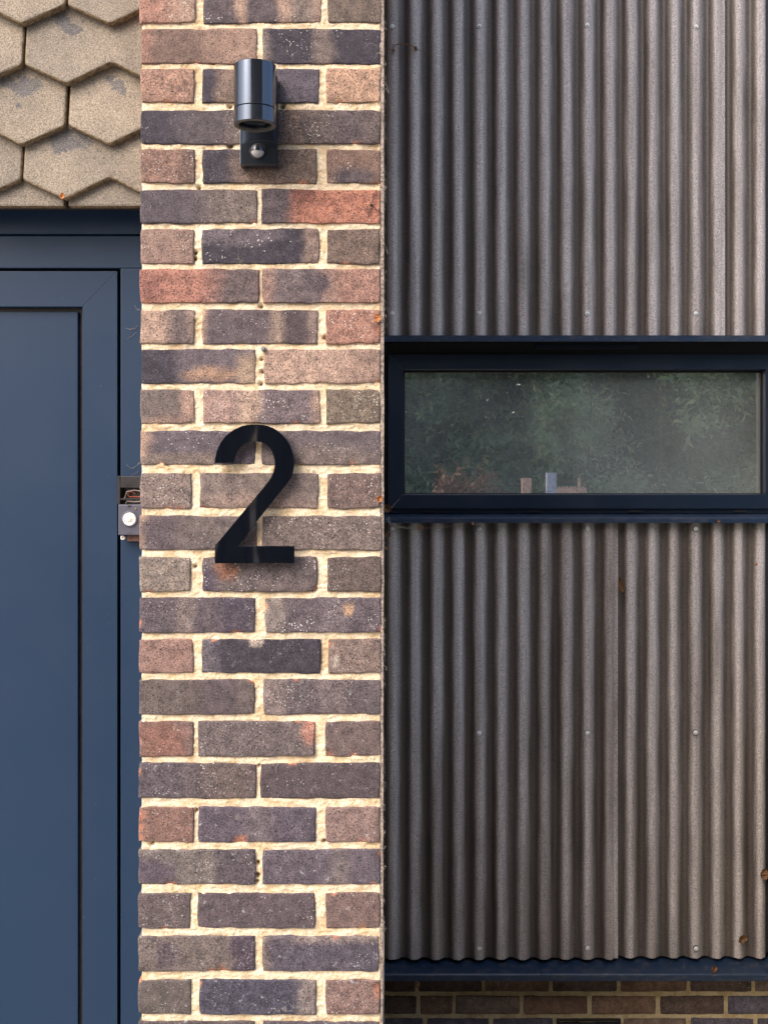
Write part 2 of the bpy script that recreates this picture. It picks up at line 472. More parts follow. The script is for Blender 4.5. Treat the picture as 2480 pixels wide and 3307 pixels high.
# course: (top, bottom, [(x0, x1, base, patches, top shift, bottom shift)]) in photograph pixels
def zx(v): return 440 + v * .4943
COURSES = [
 (-42, 73, [(22, 387, WR, [(.55, 1.1, T, .4)]), (440, 1210, T, [(-.1, .28, P, .04), (.37, .63, P, .04), (.75, .93, G, .1)]), (1250, 1600, (92, 84, 78), [])]),
 (92, 205, [(32, 788, (104, 88, 82), [(.6, 1.1, (132, 112, 102), .3), (-.1, .08, RD, .1)]), (825, 1597, K, [(.42, .60, (100, 92, 90), .06), (-.1, .04, G, .05)])]),
 (221, 331, [(32, 380, (138, 112, 100), []), (430, 1195, P, [(-.1, .11, K, .05), (.13, .38, B, .08), (.6, 1.1, (78, 76, 86), .2)]), (1240, 1595, (154, 128, 110), [])]),
 (355, 465, [(32, 790, (76, 72, 78), [(-.1, .30, K, .2), (.78, 1.1, G, .2)]), (832, 1595, (90, 82, 80), [(.20, .32, B, .1), (.6, .9, P, .3)])]),
 (482, 592, [(32, 383, (118, 96, 88), [(.8, 1.1, (96, 84, 80), .4)]), (432, 1182, (106, 93, 85), [(-.1, .30, K, .2)]), (1245, 1595, (110, 92, 84), [(.5, .2, .4, .3, P)])]),
 (612, 721, [(28, 790, (76, 72, 79), [(.6, 1.1, (102, 95, 92), .4)]), (820, 1595, O, [(-.1, .26, P, .1), (.35, .8, .09, .3, (120, 82, 72))])]),
 (739, 852, [(30, 378, (124, 106, 99), []), (430, 1195, K, [(.86, 1.1, (116, 102, 97), .05), (.3, .8, .4, .25, (88, 84, 92))]), (1248, 1590, (100, 88, 82), [])]),
 (868, 978, [(25, 800, (142, 103, 92), [(.62, 1.1, (88, 80, 82), .25), (.08, .5, .10, .4, (118, 84, 78))]), (822, 1592, (126, 105, 98), [(.10, .50, (92, 85, 88), .08), (.46, .6, .12, .3, (76, 70, 76)), (.66, 1.1, (134, 106, 97), .1)])]),
 (1000, 1110, [(28, 382, (150, 130, 118), [(.5, .96, (90, 83, 85), .3)]), (428, 1185, (84, 78, 83), [(.58, .70, (130, 116, 107), .05), (.70, .90, (74, 68, 71), .04), (-.1, .04, T, .06), (.92, 1.1, (112, 100, 97), .05)]), (1240, 1592, (138, 106, 95), [])]),
 (1127, 1238, [(35, 780, (88, 83, 90), [(-.1, .30, K, .06), (.62, .25, .22, .2, (140, 116, 100)), (.96, .4, .12, .5, (140, 124, 110))]), (833, 1592, (150, 130, 119), [(.8, 1.1, (124, 106, 98), .4)])]),
 (1258, 1367, [(28, 383, (98, 91, 90), [(.78, 1.1, (140, 118, 108), .2), (.5, .0, .5, .22, (128, 110, 102))]), (437, 1200, (98, 90, 95), [(-.1, .30, (140, 120, 114), .1), (.30, .49, (152, 134, 122), .06), (.93, 1.1, T, .08)]), (1240, 1592, (102, 94, 85), [])]),
 (1391, 1501, [(28, 780, (86, 82, 90), [(-.1, .09, T, .1), (.3, .15, .4, .2, G)]), (820, 1600, (88, 83, 87), [(.5, .2, .5, .3, (102, 94, 92))])]),
 (1528, 1642, [(28, 362, (114, 104, 101), []), (415, 1190, (108, 100, 98), [(.5, .1, .6, .3, (126, 112, 106))]), (1248, 1600, (100, 88, 86), [])]),
 (1666, 1776, [(25, 788, (92, 86, 87), [(.05, .3, (82, 76, 82), .1), (-.1, .04, T, .05)]), (822, 1605, (102, 94, 92), [])]),
 (1799, 1911, [(22, 358, (116, 109, 104), []), (432, 1182, (88, 82, 84), [(.2, .62, .12, .25, (128, 92, 76)), (.0, .3, .14, .6, (72, 68, 80))]), (1248, 1600, (88, 80, 78), [])]),
 (1931, 2043, [(22, 778, (80, 75, 82), [(.32, .46, (106, 98, 98), .06), (.7, .98, (70, 66, 78), .04)]), (840, 1598, (84, 79, 86), [(-.1, .17, (114, 108, 106), .06), (.47, .67, (98, 92, 98), .06), (.72, .7, .05, .2, (158, 132, 108))])]),
 (2064, 2174, [(22, 375, (126, 104, 98), []), (430, 1205, K, [(-.1, .12, (88, 86, 94), .1), (.45, .95, .06, .18, (170, 160, 150))]), (1250, 1600, (112, 100, 96), [(.15, .35, .07, .14, (176, 168, 160))])]),
 (2195, 2307, [(20, 775, (88, 82, 82), [(.55, .85, (78, 72, 77), .1)]), (832, 1598, (84, 79, 84), [(-.1, .19, (108, 100, 100), .06), (.48, .7, (98, 91, 94), .06)])]),
 (2330, 2443, [(20, 375, (100, 87, 86), [(.4, .4, .5, .6, (116, 88, 80))]), (405, 1165, (92, 86, 88), [(.96, .9, .06, .5, (150, 110, 98))]), (1235, 1598, (96, 86, 86), [])]),
 (2465, 2579, [(18, 785, (80, 76, 83), [(.5, 1.1, (90, 82, 82), .4)]), (810, 1592, (76, 70, 75), [])]),
 (2607, 2720, [(18, 375, (112, 90, 84), []), (405, 1172, (78, 74, 85), [(.42, .62, (94, 89, 95), .1)]), (1235, 1590, (118, 102, 99), [])]),
 (2744, 2856, [(18, 778, (98, 94, 94), [(.12, .35, .22, .45, (78, 73, 84)), (.67, 1.1, (78, 74, 81), .04)]), (825, 1595, (84, 80, 90), [(.6, .72, (102, 96, 98), .1)])]),
 (2885, 2999, [(15, 357, (86, 80, 82), []), (400, 1168, (80, 74, 80), []), (1238, 1592, (104, 90, 88), [])]),
 (3024, 3137, [(15, 775, (96, 90, 89), [(.81, 1.1, (72, 66, 77), .03), (.25, .5, .12, .4, (80, 74, 80))]), (825, 1585, (76, 74, 86), [(-.1, .05, G, .06), (.6, .95, .4, .14, (112, 104, 104))])]),
 (3165, 3277, [(12, 360, (86, 82, 82), []), (412, 1175, (62, 64, 78), [(.85, 1.1, (110, 104, 104), .08)]), (1238, 1590, (112, 95, 92), [])]),
 (3300, 3412, [(12, 775, (80, 76, 79), []), (825, 1590, (78, 75, 82), [])]),
]
PIER_TOP = 5.6
def albedo_adj(c, k=0.86): return tuple(v * k for v in c)

def pier():
    t = empty('brick_pier', (-0.225, 0.0, 0), 'mottled brick pier with cream mortar between blue door and corrugated wall', 'brick pier')
    mult = 0
    seed = 100
    ch_rng = random.Random(5)
    for ci, (ya, yb, bricks) in enumerate(COURSES):
        z1, z0 = WZ(ya, 0), WZ(yb, 0)
        for (xa, xb, base, patches) in bricks:
            seed += 37
            right = xb > 1500
            x0 = WX(zx(xa), 0)
            x1 = WX(zx(xb), 0) if not right else WX(zx(xb), 0)
            chips = []
            if ci >= 12:
                for _ in range(ch_rng.choice([0, 1, 1, 2])):
                    e = ch_rng.choice('lrbt')
                    q = ch_rng.random()
                    chips.append({'l': (0.0, q, .006), 'r': (1.0, q, .006), 'b': (q, 0.0, .007), 't': (q, 1.0, .005)}[e])
            elif ch_rng.random() < .3: chips.append((ch_rng.random(), 0.0, .006))
            if (ci, xa) == (20, 18): chips = [(0, .75, .012), (0, .45, .010), (0, .15, .007)]
            if (ci, xa) == (24, 1238): chips = [(1, .75, .014)]
            if (ci, xa) == (8, 1240): chips = [(1, .4, .010)]
            if (ci, xa) == (20, 405): chips = [(.35, .02, .014)]
            li = 0.0 if ci < 14 else min(1.0, (ci - 13) / 7)
            me = brick_mesh(x0, x1, z0, z1, -0.0005 + ch_rng.uniform(-.0008, .0008), .095, base, patches, seed, chips=chips, lichen=li)
            link('brick', me, BRICK, t)
    # courses below the picture, down to the ground, and a few above it
    zb = WZ(3412, 0) - .012; k = 1
    while zb - .066 > 0.0:
        rows = [(12, 360), (412, 1175), (1238, 1590)] if k % 2 else [(12, 775), (825, 1590)]
        for a, b in rows:
            seed += 37
            link('brick', brick_mesh(WX(zx(a), 0), WX(zx(b), 0), zb - .065, zb, 0, .095, (88, 80, 82), [], seed, lichen=.8, dx=.02), BRICK, t)
        zb -= .077; k += 1
    low = zb
    zt = WZ(-42, 0) + .011; k = 1
    for _ in range(4):
        rows = [(28, 790), (825, 1595)] if k % 2 else [(28, 380), (430, 1195), (1240, 1595)]
        for a, b in rows:
            seed += 37
            link('brick', brick_mesh(WX(zx(a), 0), WX(zx(b), 0), zt, zt + .064, 0, .095, (110, 96, 90), [], seed, dx=.02), BRICK, t)
        zt += .075; k += 1
    # mortar: rough struck joints, a displaced sheet over the core
    x0, x1 = -.4475, -.0065
    za, zc_ = WZ(3330, 0), WZ(-60, 0)
    nx, nz = 200, 880
    xs = np.linspace(x0, x1, nx); zs = np.linspace(za, zc_, nz)
    X, Z = np.meshgrid(xs, zs, indexing='ij')
    Y = .0036 + (fbm(X * 60, Z * 220, 3, 4) - .5) * .0038 + (fbm(X * 260, Z * 260, 5, 2) - .5) * .0024 + (fbm(X * 16, Z * 16, 8, 2) - .5) * .0036
    holes = [(742, 341, 7), (744, 468, 8), (912, 341, 7), (642, 604, 6), (843, 989, 6), (848, 1200, 6), (843, 1240, 5), (629, 1830, 5), (1050, 1090, 6),
             (490, 2727, 7), (633, 2620, 6), (832, 2790, 6), (831, 2830, 7), (830, 2850, 5), (836, 2475, 4), (1047, 2720, 6), (560, 965, 4), (630, 815, 6), (629, 835, 6), (447, 95, 6), (688, 200, 5), (845, 1160, 4)]
    for hx, hy, hr in holes:
        p = W(hx, hy, 0); r = hr / 1748
        Y += .016 * np.exp(-(((X - p.x) / r) ** 2 + ((Z - p.z) / r) ** 2))
    # right end of the mortar returns behind the arris
    verts = np.stack([X, Y, Z], -1).reshape(-1, 3)
    idx = np.arange(nx * nz).reshape(nx, nz)
    faces = np.stack([idx[:-1, :-1], idx[1:, :-1], idx[1:, 1:], idx[:-1, 1:]], -1).reshape(-1, 4).tolist()
    bt = []
    def edge(line):
        b = len(verts_l)
        for i in line:
            v = verts_l[i]; verts_l.append([v[0], .06, v[2]])
        for k in range(len(line) - 1):
            faces.append([line[k + 1], line[k], b + k, b + k + 1])
    verts_l = verts.tolist()
    edge([int(i) for i in idx[0, ::-1]]); edge([int(i) for i in idx[-1, :]])
    link('mortar', pymesh('mortar', verts_l, faces), MORTAR, t, smooth=True)
    # solid core of the wall behind the face
    bm = bmesh.new()
    add_box(bm, -.446, -.0065, .030, 1.80, 0, PIER_TOP)
    add_box(bm, -.447, -.0065, .004, .029, 0, za - .001)
    add_box(bm, -.447, -.0065, .004, .029, zc_ + .001, PIER_TOP)
    link('core', bm_mesh('core', bm), MORTAR, t)
    # weathered board lining the side of the wall; its front edge shows as a grey strip
    zs = np.linspace(0, PIER_TOP, 420)
    xr = -.0002 + (fbm(zs * 30, zs * 0, 77, 4) - .5) * .0022 - np.clip((1.9 - zs) / 1.0, 0, 1) * .0018
    vs = []; fs = []
    for i, z in enumerate(zs):
        xl = -.0062
        yf = .0015 + (vnoise(z * 60, 0.3, 5) - .5) * .002
        vs += [(xl, yf, z), (xr[i], yf + .0006, z), (xr[i], 1.62, z), (xl, 1.62, z)]
        if i:
            a = 4 * (i - 1); b = 4 * i
            for q in range(4):
                fs.append((a + q, a + (q + 1) % 4, b + (q + 1) % 4, b + q))
    link('side_board', pymesh('side_board', vs, fs), BOARD, t)
    # dusty fibres caught on the board's edge
    bm = bmesh.new()
    rr = random.Random(3)
    for _ in range(900):
        z = rr.uniform(.9, 2.85)
        if vnoise(z * 9, .5, 4) < .32: continue
        x = float(np.interp(z, zs, xr)); y = rr.uniform(.002, .03)
        l = rr.uniform(.002, .0065) * (1.6 if rr.random() < .08 else 1)
        a = rr.uniform(-1.2, .9)
        p0 = Vector((x - .001, y, z)); p1 = p0 + Vector((l * .7, rr.uniform(-.002, .002), l * a * .6)); p2 = p0 + Vector((l * rr.uniform(.5, 1.1), 0, l * a * 1.4))
        tube(bm, [p0, p1, p2], [.00035, .0003, .0002], 3)
    for (px, py, l) in [(1252, 820, .02), (1246, 750, .022), (1248, 655, .02), (1250, 590, .012), (1255, 300, .02)]:
        p = W(px, py, .01)
        tube(bm, [p, p + Vector((-.002, 0, .4 * l)), p + Vector((-.006, 0, l))], .0004, 4)
    tag(link('fibre_fuzz', bm_mesh('fibre_fuzz', bm), WEB, t), kind='stuff')
    return t
pier()

# ------------------------------------------------------------------ hung tiles above the door
def clip_x(poly, xm):
    out = []
    for i in range(len(poly)):
        a, b = poly[i], poly[(i + 1) % len(poly)]
        ia, ib = a[0] <= xm, b[0] <= xm
        if ia: out.append(a)
        if ia != ib:
            t = (xm - a[0]) / (b[0] - a[0]); out.append((xm, a[1] + t * (b[1] - a[1])))
    return out
def round_poly(pts, r):
    out = []
    n = len(pts)
    for i in range(n):
        p0, p, p2 = Vector(pts[i - 1]), Vector(pts[i]), Vector(pts[(i + 1) % n])
        d0 = (p0 - p); d2 = (p2 - p)
        q = min(r, d0.length * .4, d2.length * .4)
        a = p + d0.normalized() * q; b = p + d2.normalized() * q
        for t in (0, .33, .67, 1):
            out.append(tuple(a * (1 - t) ** 2 + p * 2 * t * (1 - t) + b * t ** 2))
    return out

def tiles():
    t = empty('hung_tiles', (-.8, .12, WZ(670, .06)), 'sandy hexagonal concrete tiles hung above the blue door', 'wall tiles')
    YB, TH, SL = .034, .018, .18
    rows = [(-380, 212, 2), (-190, 69, 2), (10, 212, 0), (203, 72, 1), (402, 211, 2), (575, 68, 3)]
    sd = 0
    for (jb, j0, _) in rows:
        for k in range(-3, 3):
            j = j0 + k * 572
            if j > 470 or j + 572 < -900: continue
            sd += 1
            rr = random.Random(sd * 13 + 5)
            pts = [(j + 2.5, jb - 330), (j + 2.5, jb), (j + 143, jb + 67), (j + 286, jb - 8), (j + 429, jb + 67), (j + 569.5, jb), (j + 569.5, jb - 330)]
            if (jb, k) == (402, 0): pts = [(x + 4 if x < j + 50 else x, y) for x, y in pts]
            dx, dy = rr.uniform(-1.5, 1.5), rr.uniform(-3, 3)
            w = [(WX(x + dx, YB), WZ(y + dy, YB)) for x, y in pts]
            w = clip_x(w, -.4515)
            if len(w) < 3: continue
            w = round_poly(w, .007)
            bm = bmesh.new()
            ztip = WZ(jb + 67, YB)
            vs = [bm.verts.new((x, YB, z)) for x, z in w]
            f = bm.faces.new(vs)
            r = bmesh.ops.extrude_face_region(bm, geom=[f])
            for v in [g for g in r['geom'] if isinstance(g, bmesh.types.BMVert)]: v.co.y += TH
            bm.normal_update()
            es = [e for e in bm.edges if all(abs(v.co.y - YB) < 1e-6 for v in e.verts)]
            bmesh.ops.bevel(bm, geom=es, offset=.0055, segments=3, affect='EDGES', profile=.5)
            # split the face so that colour can vary over it
            bmesh.ops.recalc_face_normals(bm, faces=bm.faces[:])
            for f in bm.faces:
                if f.normal.y > -.80: f.material_index = 1
            bmesh.ops.triangulate(bm, faces=[f for f in bm.faces if len(f.verts) > 4])
            for _i in range(3):
                es = [e for e in bm.edges if e.calc_length() > .03]
                if es: bmesh.ops.subdivide_edges(bm, edges=es, cuts=1)
                bmesh.ops.triangulate(bm, faces=[f for f in bm.faces if len(f.verts) > 4])
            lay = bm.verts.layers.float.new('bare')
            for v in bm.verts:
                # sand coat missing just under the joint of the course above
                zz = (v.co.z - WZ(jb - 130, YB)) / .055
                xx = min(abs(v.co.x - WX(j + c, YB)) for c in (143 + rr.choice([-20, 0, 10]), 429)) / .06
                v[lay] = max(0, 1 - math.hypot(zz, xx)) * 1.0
                v.co.y += (v.co.z - ztip) * SL + rr.uniform(-.0003, .0003)
            me = bm_mesh('tile', bm)
            link('tile', me, [TILE, TILE_EDGE], t)
    # straight-cut starter course
    for (a, b) in [(-940, -372), (-370, 200), (214, 786)]:
        w = [(WX(a, YB), WZ(520, YB)), (WX(a, YB), WZ(660, YB)), (WX(b, YB), WZ(660, YB)), (WX(b, YB), WZ(520, YB))]
        w = clip_x(w, -.4515)
        if len(w) < 3: continue
        bm = bmesh.new()
        vs = [bm.verts.new((x, YB, z)) for x, z in round_poly(w, .003)]
        f = bm.faces.new(vs)
        r = bmesh.ops.extrude_face_region(bm, geom=[f])
        for v in [g for g in r['geom'] if isinstance(g, bmesh.types.BMVert)]: v.co.y += TH
        bm.normal_update()
        es = [e for e in bm.edges if all(abs(v.co.y - YB) < 1e-6 for v in e.verts)]
        bmesh.ops.bevel(bm, geom=es, offset=.004, segments=2, affect='EDGES', profile=.55)
        bmesh.ops.recalc_face_normals(bm, faces=bm.faces[:])
        for f in bm.faces:
            if f.normal.y > -.80: f.material_index = 1
        zt = WZ(660, YB)
        for v in bm.verts: v.co.y += (v.co.z - zt) * SL + .014
        link('tile', bm_mesh('tile', bm), [TILE, TILE_EDGE], t)
    # battens and sheathing behind
    bm = bmesh.new()
    add_box(bm, -1.75, -.449, .105, .13, WZ(668, .1), PIER_TOP)
    link('sheathing', bm_mesh('sheathing', bm), DARK, t)
tiles()

# ------------------------------------------------------------------ door
def door():
    Y = .14
    t = empty('front_door', (WX(-300, Y), Y, 0), 'satin navy blue door with recessed panel in matching frame', 'door')
    xL = WX(-1180, Y); xR = -.4505
    bot = 0.0
    # frame
    box('head_trim', xL, xR, Y - .004, .30, WZ(757, Y), WZ(664, Y) , DOORBLUE, t, .0015)
    box('frame_head', xL, xR, Y, .30, WZ(866, Y), WZ(761, Y), DOORBLUE, t, .0018)
    box('frame_jamb', WX(390, Y), xR, Y + .0005, .30, bot, WZ(866.6, Y), DOORBLUE, t, .0018)
    box('frame_jamb', xL, WX(-1100, Y), Y + .0005, .30, bot, WZ(866.6, Y), DOORBLUE, t, .0018)
    # dark rebate behind the gap
    bm = bmesh.new()
    add_box(bm, WX(-1100, Y), WX(392, Y), Y + .030, Y + .12, bot, WZ(864, Y))
    link('rebate', bm_mesh('rebate', bm), RUBBER, t)
    # leaf: mitred rails and stiles
    lx0, lx1, lz1 = WX(-1090, Y), WX(379.5, Y), WZ(875.5, Y)
    ix0, ix1, iz1 = WX(-975, Y), WX(267, Y), WZ(990, Y)
    iz0 = .16
    yb = Y + .042
    leaf = bpy.data.objects.new('leaf', None); COL.objects.link(leaf); leaf.parent = t; leaf.location = (0, 0, 0)
    g = .0002
    prism('top_rail', [(lx0 + g, lz1), (lx1 - g, lz1), (ix1 - g, iz1), (ix0 + g, iz1)], Y + .001, yb, DOORBLUE, leaf, .0007)
    prism('stile', [(lx1, lz1 - g), (lx1, .012), (ix1, iz0 - .148), (ix1, iz1 - g)], Y + .001, yb, DOORBLUE, leaf, .0007)
    prism('stile', [(lx0, lz1 - g), (ix0, iz1 - g), (ix0, .012), (lx0, .012)], Y + .001, yb, DOORBLUE, leaf, .0007)
    prism('bottom_rail', [(ix0, iz0), (ix1, iz0), (ix1, .012), (ix0, .012)], Y + .0012, yb, DOORBLUE, leaf, .0007)
    px1, pz1 = WX(256, Y + .02), WZ(1008, Y + .02)
    box('gasket', ix0, ix1, Y + .024, Y + .030, iz0, iz1, mat_simple('purple_black_gasket', (0.030, 0.024, 0.032), .45), leaf, 0)
    box('panel', ix0 + .006, px1, Y + .014, Y + .023, iz0 + .006, pz1, DOORBLUE, leaf, .002)
    return t
door()

# ------------------------------------------------------------------ opened bell box on the door jamb
def bell_box():
    Yj = .14
    t = empty('bell_box', (WX(421, Yj), Yj, WZ(1750, Yj)), 'opened grey doorbell housing with clear round lens on blue door jamb', 'doorbell')
    dk = mat_simple('housing_black', (0.022, 0.020, 0.024), .35, var=.4)
    gy = mat_simple('housing_grey', (0.070, 0.072, 0.105), .45, var=.12)
    br = mat_simple('rusty_bracket', (0.090, 0.040, 0.030), .6, var=.4)
    Yf = Yj - .022
    def X(p): return WX(p, Yf)
    def Z(p): return WZ(p, Yf)
    xr = -.4525
    # upper open frame
    bm = bmesh.new()
    add_box(bm, X(380), X(389), Yf, Yj, Z(1628), Z(1537), .0008)
    add_box(bm, X(389), xr, Yf + .001, Yj, Z(1575), Z(1538), .0008)
    add_box(bm, X(389), xr, Yf + .001, Yf + .006, Z(1614), Z(1610), .0004)
    add_box(bm, X(389), xr, Yj - .004, Yj - .0002, Z(1628), Z(1575))
    link('open_bracket', bm_mesh('open_bracket', bm), dk, t)
    # coiled wire inside the opening
    bm = bmesh.new()
    c = Vector((X(421), Yj - .010, Z(1597)))
    pts = [c + Vector((math.cos(a) * .007, 0, math.sin(a) * .005)) for a in np.linspace(.2, 5.2, 18)]
    tube(bm, pts + [Vector((xr, Yj - .010, Z(1606)))], .0011, 6)
    link('wire', bm_mesh('wire', bm), mat_simple('red_wire', (0.42, 0.10, 0.06), .4), t)
    bm = bmesh.new()
    tube(bm, [Vector((X(402), Yj - .010, Z(1625))), Vector((X(408), Yj - .012, Z(1619))), Vector((X(428), Yj - .011, Z(1621))), Vector((xr, Yj - .012, Z(1618)))], .0013, 6)
    tube(bm, [Vector((X(398), Yj - .009, Z(1609))), Vector((X(407), Yj - .013, Z(1588))), Vector((X(430), Yj - .013, Z(1583))), Vector((xr, Yj - .012, Z(1592)))], .0012, 6)
    link('wire', bm_mesh('wire', bm), mat_simple('pale_wire', (0.50, 0.42, 0.42), .4), t)
    # front cover
    cover = box('cover', X(384), xr, Yf - .004, Yj, Z(1728), Z(1629), gy, t, .002)
    box('slot', X(415), X(426), Yf - .0048, Yf - .003, Z(1637), Z(1631), dk, cover, .0003)
    for px in (417, 424):
        box('pin_hole', X(px) - .0007, X(px) + .0007, Yf - .0046, Yf - .003, Z(1721) - .0007, Z(1721) + .0007, dk, cover, 0)
    bm = bmesh.new()
    c = (X(421), Yf - .004, Z(1676))
    lathe(bm, [(.0165, .0), (.0162, -.0016), (.0142, -.0022), (.0138, -.0010)], c, 'Y', 40)
    link('lens_bezel', bm_mesh('lens_bezel', bm), gy, cover, smooth='angle')
    bm = bmesh.new()
    lathe(bm, [(.0130, -.0008), (.0128, -.0030), (.0105, -.0036), (.0100, -.0028), (.0055, -.0032), (.0052, -.0040), (.0001, -.0042)], c, 'Y', 40)
    link('round_lens', bm_mesh('round_lens', bm), mat_simple('pearl_lens', (0.62, 0.62, 0.66), .18, var=.2, scale=400), cover)
    box('led_square', c[0] - .0032, c[0] + .0032, c[1] - .0050, c[1] - .0038, c[2] - .0032, c[2] + .0032, mat_simple('cream_led', (0.70, 0.62, 0.46), .3), cover, .0004)
    box('screw', X(441) - .0015, X(441) + .0015, Yf - .0055, Yf - .003, Z(1643) - .0015, Z(1643) + .0015, mat_simple('brass_screw', (0.45, 0.28, 0.10), .4, metal=.8), cover, .0006)
    # lower bracket and its screw
    box('lower_bracket', X(409), xr, Yf + .006, Yj, Z(1749), Z(1729), br, t, .001)
    bm = bmesh.new()
    lathe(bm, [(.0045, .012), (.0045, .004), (.0036, .003), (.0020, .003), (.0018, .007), (.0001, .007)], (X(396), Yf, Z(1737)), 'Y', 20)
    link('fixing_screw', bm_mesh('fixing_screw', bm), ZINC, t)
bell_box()

# ------------------------------------------------------------------ wall lamp
def lamp():
    Yp = -.028
    xc = WX(836, Yp)
    t = empty('wall_lamp', (xc, -.0015, WZ(532, Yp)), 'black cylinder wall lamp with motion sensor on the brick pier', 'wall lamp')
    pl = box('back_plate', WX(775, Yp), WX(896, Yp), Yp, -.0022, WZ(532, Yp), WZ(243, Yp), LAMPB, t, .0012, 2)
    Yc = -.089
    cz = WZ(407, Yc); ct = WZ(213, Yc); gz = WZ(357, Yc)
    c = (xc + .0005, Yc, 0)
    r = .0372
    bm = bmesh.new()
    lathe(bm, [(r - .003, gz + .0012), (r - .0006, gz + .0012), (r, gz + .0018), (r, ct - .0012), (r - .0012, ct)], c, 'Z', 72)
    link('body', bm_mesh('body', bm), LAMPB, t, smooth='angle')
    bm = bmesh.new()
    lathe(bm, [(r - .0075, cz + .010), (r - .0075, cz + .0012), (r - .0071, cz + .0006), (r - .0004, cz + .0006), (r + .0004, cz + .0012), (r + .0004, gz - .0006), (r - .0006, gz), (r - .003, gz)], c, 'Z', 72)
    ring = link('bezel_ring', bm_mesh('bezel_ring', bm), LAMPB, t, smooth='angle')
    bm = bmesh.new()
    lathe(bm, [(r - .0078, cz + .004), (r - .0074, cz), (r - .0010, cz), (r - .0006, cz + .0005)], c, 'Z', 72, close=True)
    link('rim_ring', bm_mesh('rim_ring', bm), mat_simple('dusty_rim', (0.11, 0.10, 0.088), .6), t, smooth='angle')
    bm = bmesh.new()
    lathe(bm, [(r - .0075, cz + .0085), (.02, cz + .0075), (.0001, cz + .0072)], c, 'Z', 48)
    link('lens', bm_mesh('lens', bm), mat_simple('dark_lens_glass', (0.020, 0.022, 0.028), .05, spec=.8), t, smooth=True)
    for o in (t.children): pass
    # neck between plate and cylinder
    box('neck', xc - .014, xc + .014, Yc + r - .004, Yp + .001, cz + .035, ct - .030, LAMPB, t, .002)
    # movement sensor
    sx, sz = WX(833, Yp), WZ(489, Yp)
    bm = bmesh.new()
    lathe(bm, [(.0150, -.0004), (.0146, -.0018), (.0128, -.0018), (.0124, -.0004)], (sx, Yp, sz), 'Y', 40)
    add_box(bm, sx - .0162, sx - .0145, Yp - .002, Yp - .0002, sz - .002, sz + .002)
    add_box(bm, sx + .0145, sx + .0162, Yp - .002, Yp - .0002, sz - .002, sz + .002)
    link('sensor_ring', bm_mesh('sensor_ring', bm), RUBBER, t)
    bm = bmesh.new()
    bmesh.ops.create_uvsphere(bm, u_segments=40, v_segments=24, radius=.0121, matrix=Matrix.Translation((sx, Yp - .003, sz)))
    M = Mat('sensor_ball')
    low = M.ramp(M.n('SeparateXYZ', Vector=M.pos()).outputs[2], sz - .0025, sz - .0015, 1, 0)
    M.bsdf(Base_Color=M.mix(low, (0.08, 0.08, 0.09), (0.42, 0.41, 0.42)), Roughness=.10, Metallic=M.ramp(low, 0, 1, .75, .0))
    link('sensor_ball', bm_mesh('sensor_ball', bm), M.m, t, smooth=True)
    return t
lamp()

# ------------------------------------------------------------------ the numeral
def numeral():
    pts = [(185, 661), (192, 590), (215, 492), (262, 388), (340, 285), (440, 206), (560, 152), (630, 137), (700, 130), (780, 130), (850, 137), (918, 152), (980, 175), (1045, 213), (1102, 260), (1152, 312), (1195, 370), (1230, 434), (1255, 500), (1271, 570), (1278, 640), (1275, 712), (1262, 785), (1240, 845), (1208, 902), (1150, 980),
           (800, 1420), (510, 1802), (1281, 1802), (1281, 2036), (188, 2039), (188, 1802),
           (690, 1200), (860, 995), (925, 915), (965, 850), (995, 780), (1011, 700), (1010, 640), (998, 570), (972, 505), (935, 448), (885, 403), (825, 375), (765, 364), (700, 366), (640, 380), (585, 405), (535, 447), (497, 497), (472, 556), (458, 610), (453, 661)]
    Y = -.021
    w = [(WX(650 + .235 * x, Y), WZ(1340 + .235 * y, Y)) for x, y in pts]
    t = empty('house_number', (WX(820, Y), -.001, WZ(1819, Y)), 'glossy black numeral 2 mounted on the brick pier', 'house number')
    M = Mat('black_acrylic')
    h = M.noise(9, 0, .4, vec=M.pos((1.6, 0, .45), (.31, .2, .44)), dist=.6)
    M.bsdf(Base_Color=(.004, .005, .009), Roughness=.07, Normal=M.bump(h, 1.0, .013), **{'Specular_IOR_Level': .45})
    prism('numeral', w, Y, Y + .009, M.m, t, .0006, 1)
    bm = bmesh.new()
    for (x, y) in [(300, 470), (1140, 560), (330, 1900), (1150, 1920)]:
        p = W(650 + .235 * x, 1340 + .235 * y, Y)
        bm2 = bmesh.new()
        lathe(bm2, [(.003, 0), (.003, .014)], (p.x, Y + .0085, p.z), 'Y', 12)
        link('stand_off', bm_mesh('stand_off', bm2), RUBBER, t)
    bm.free()
numeral()

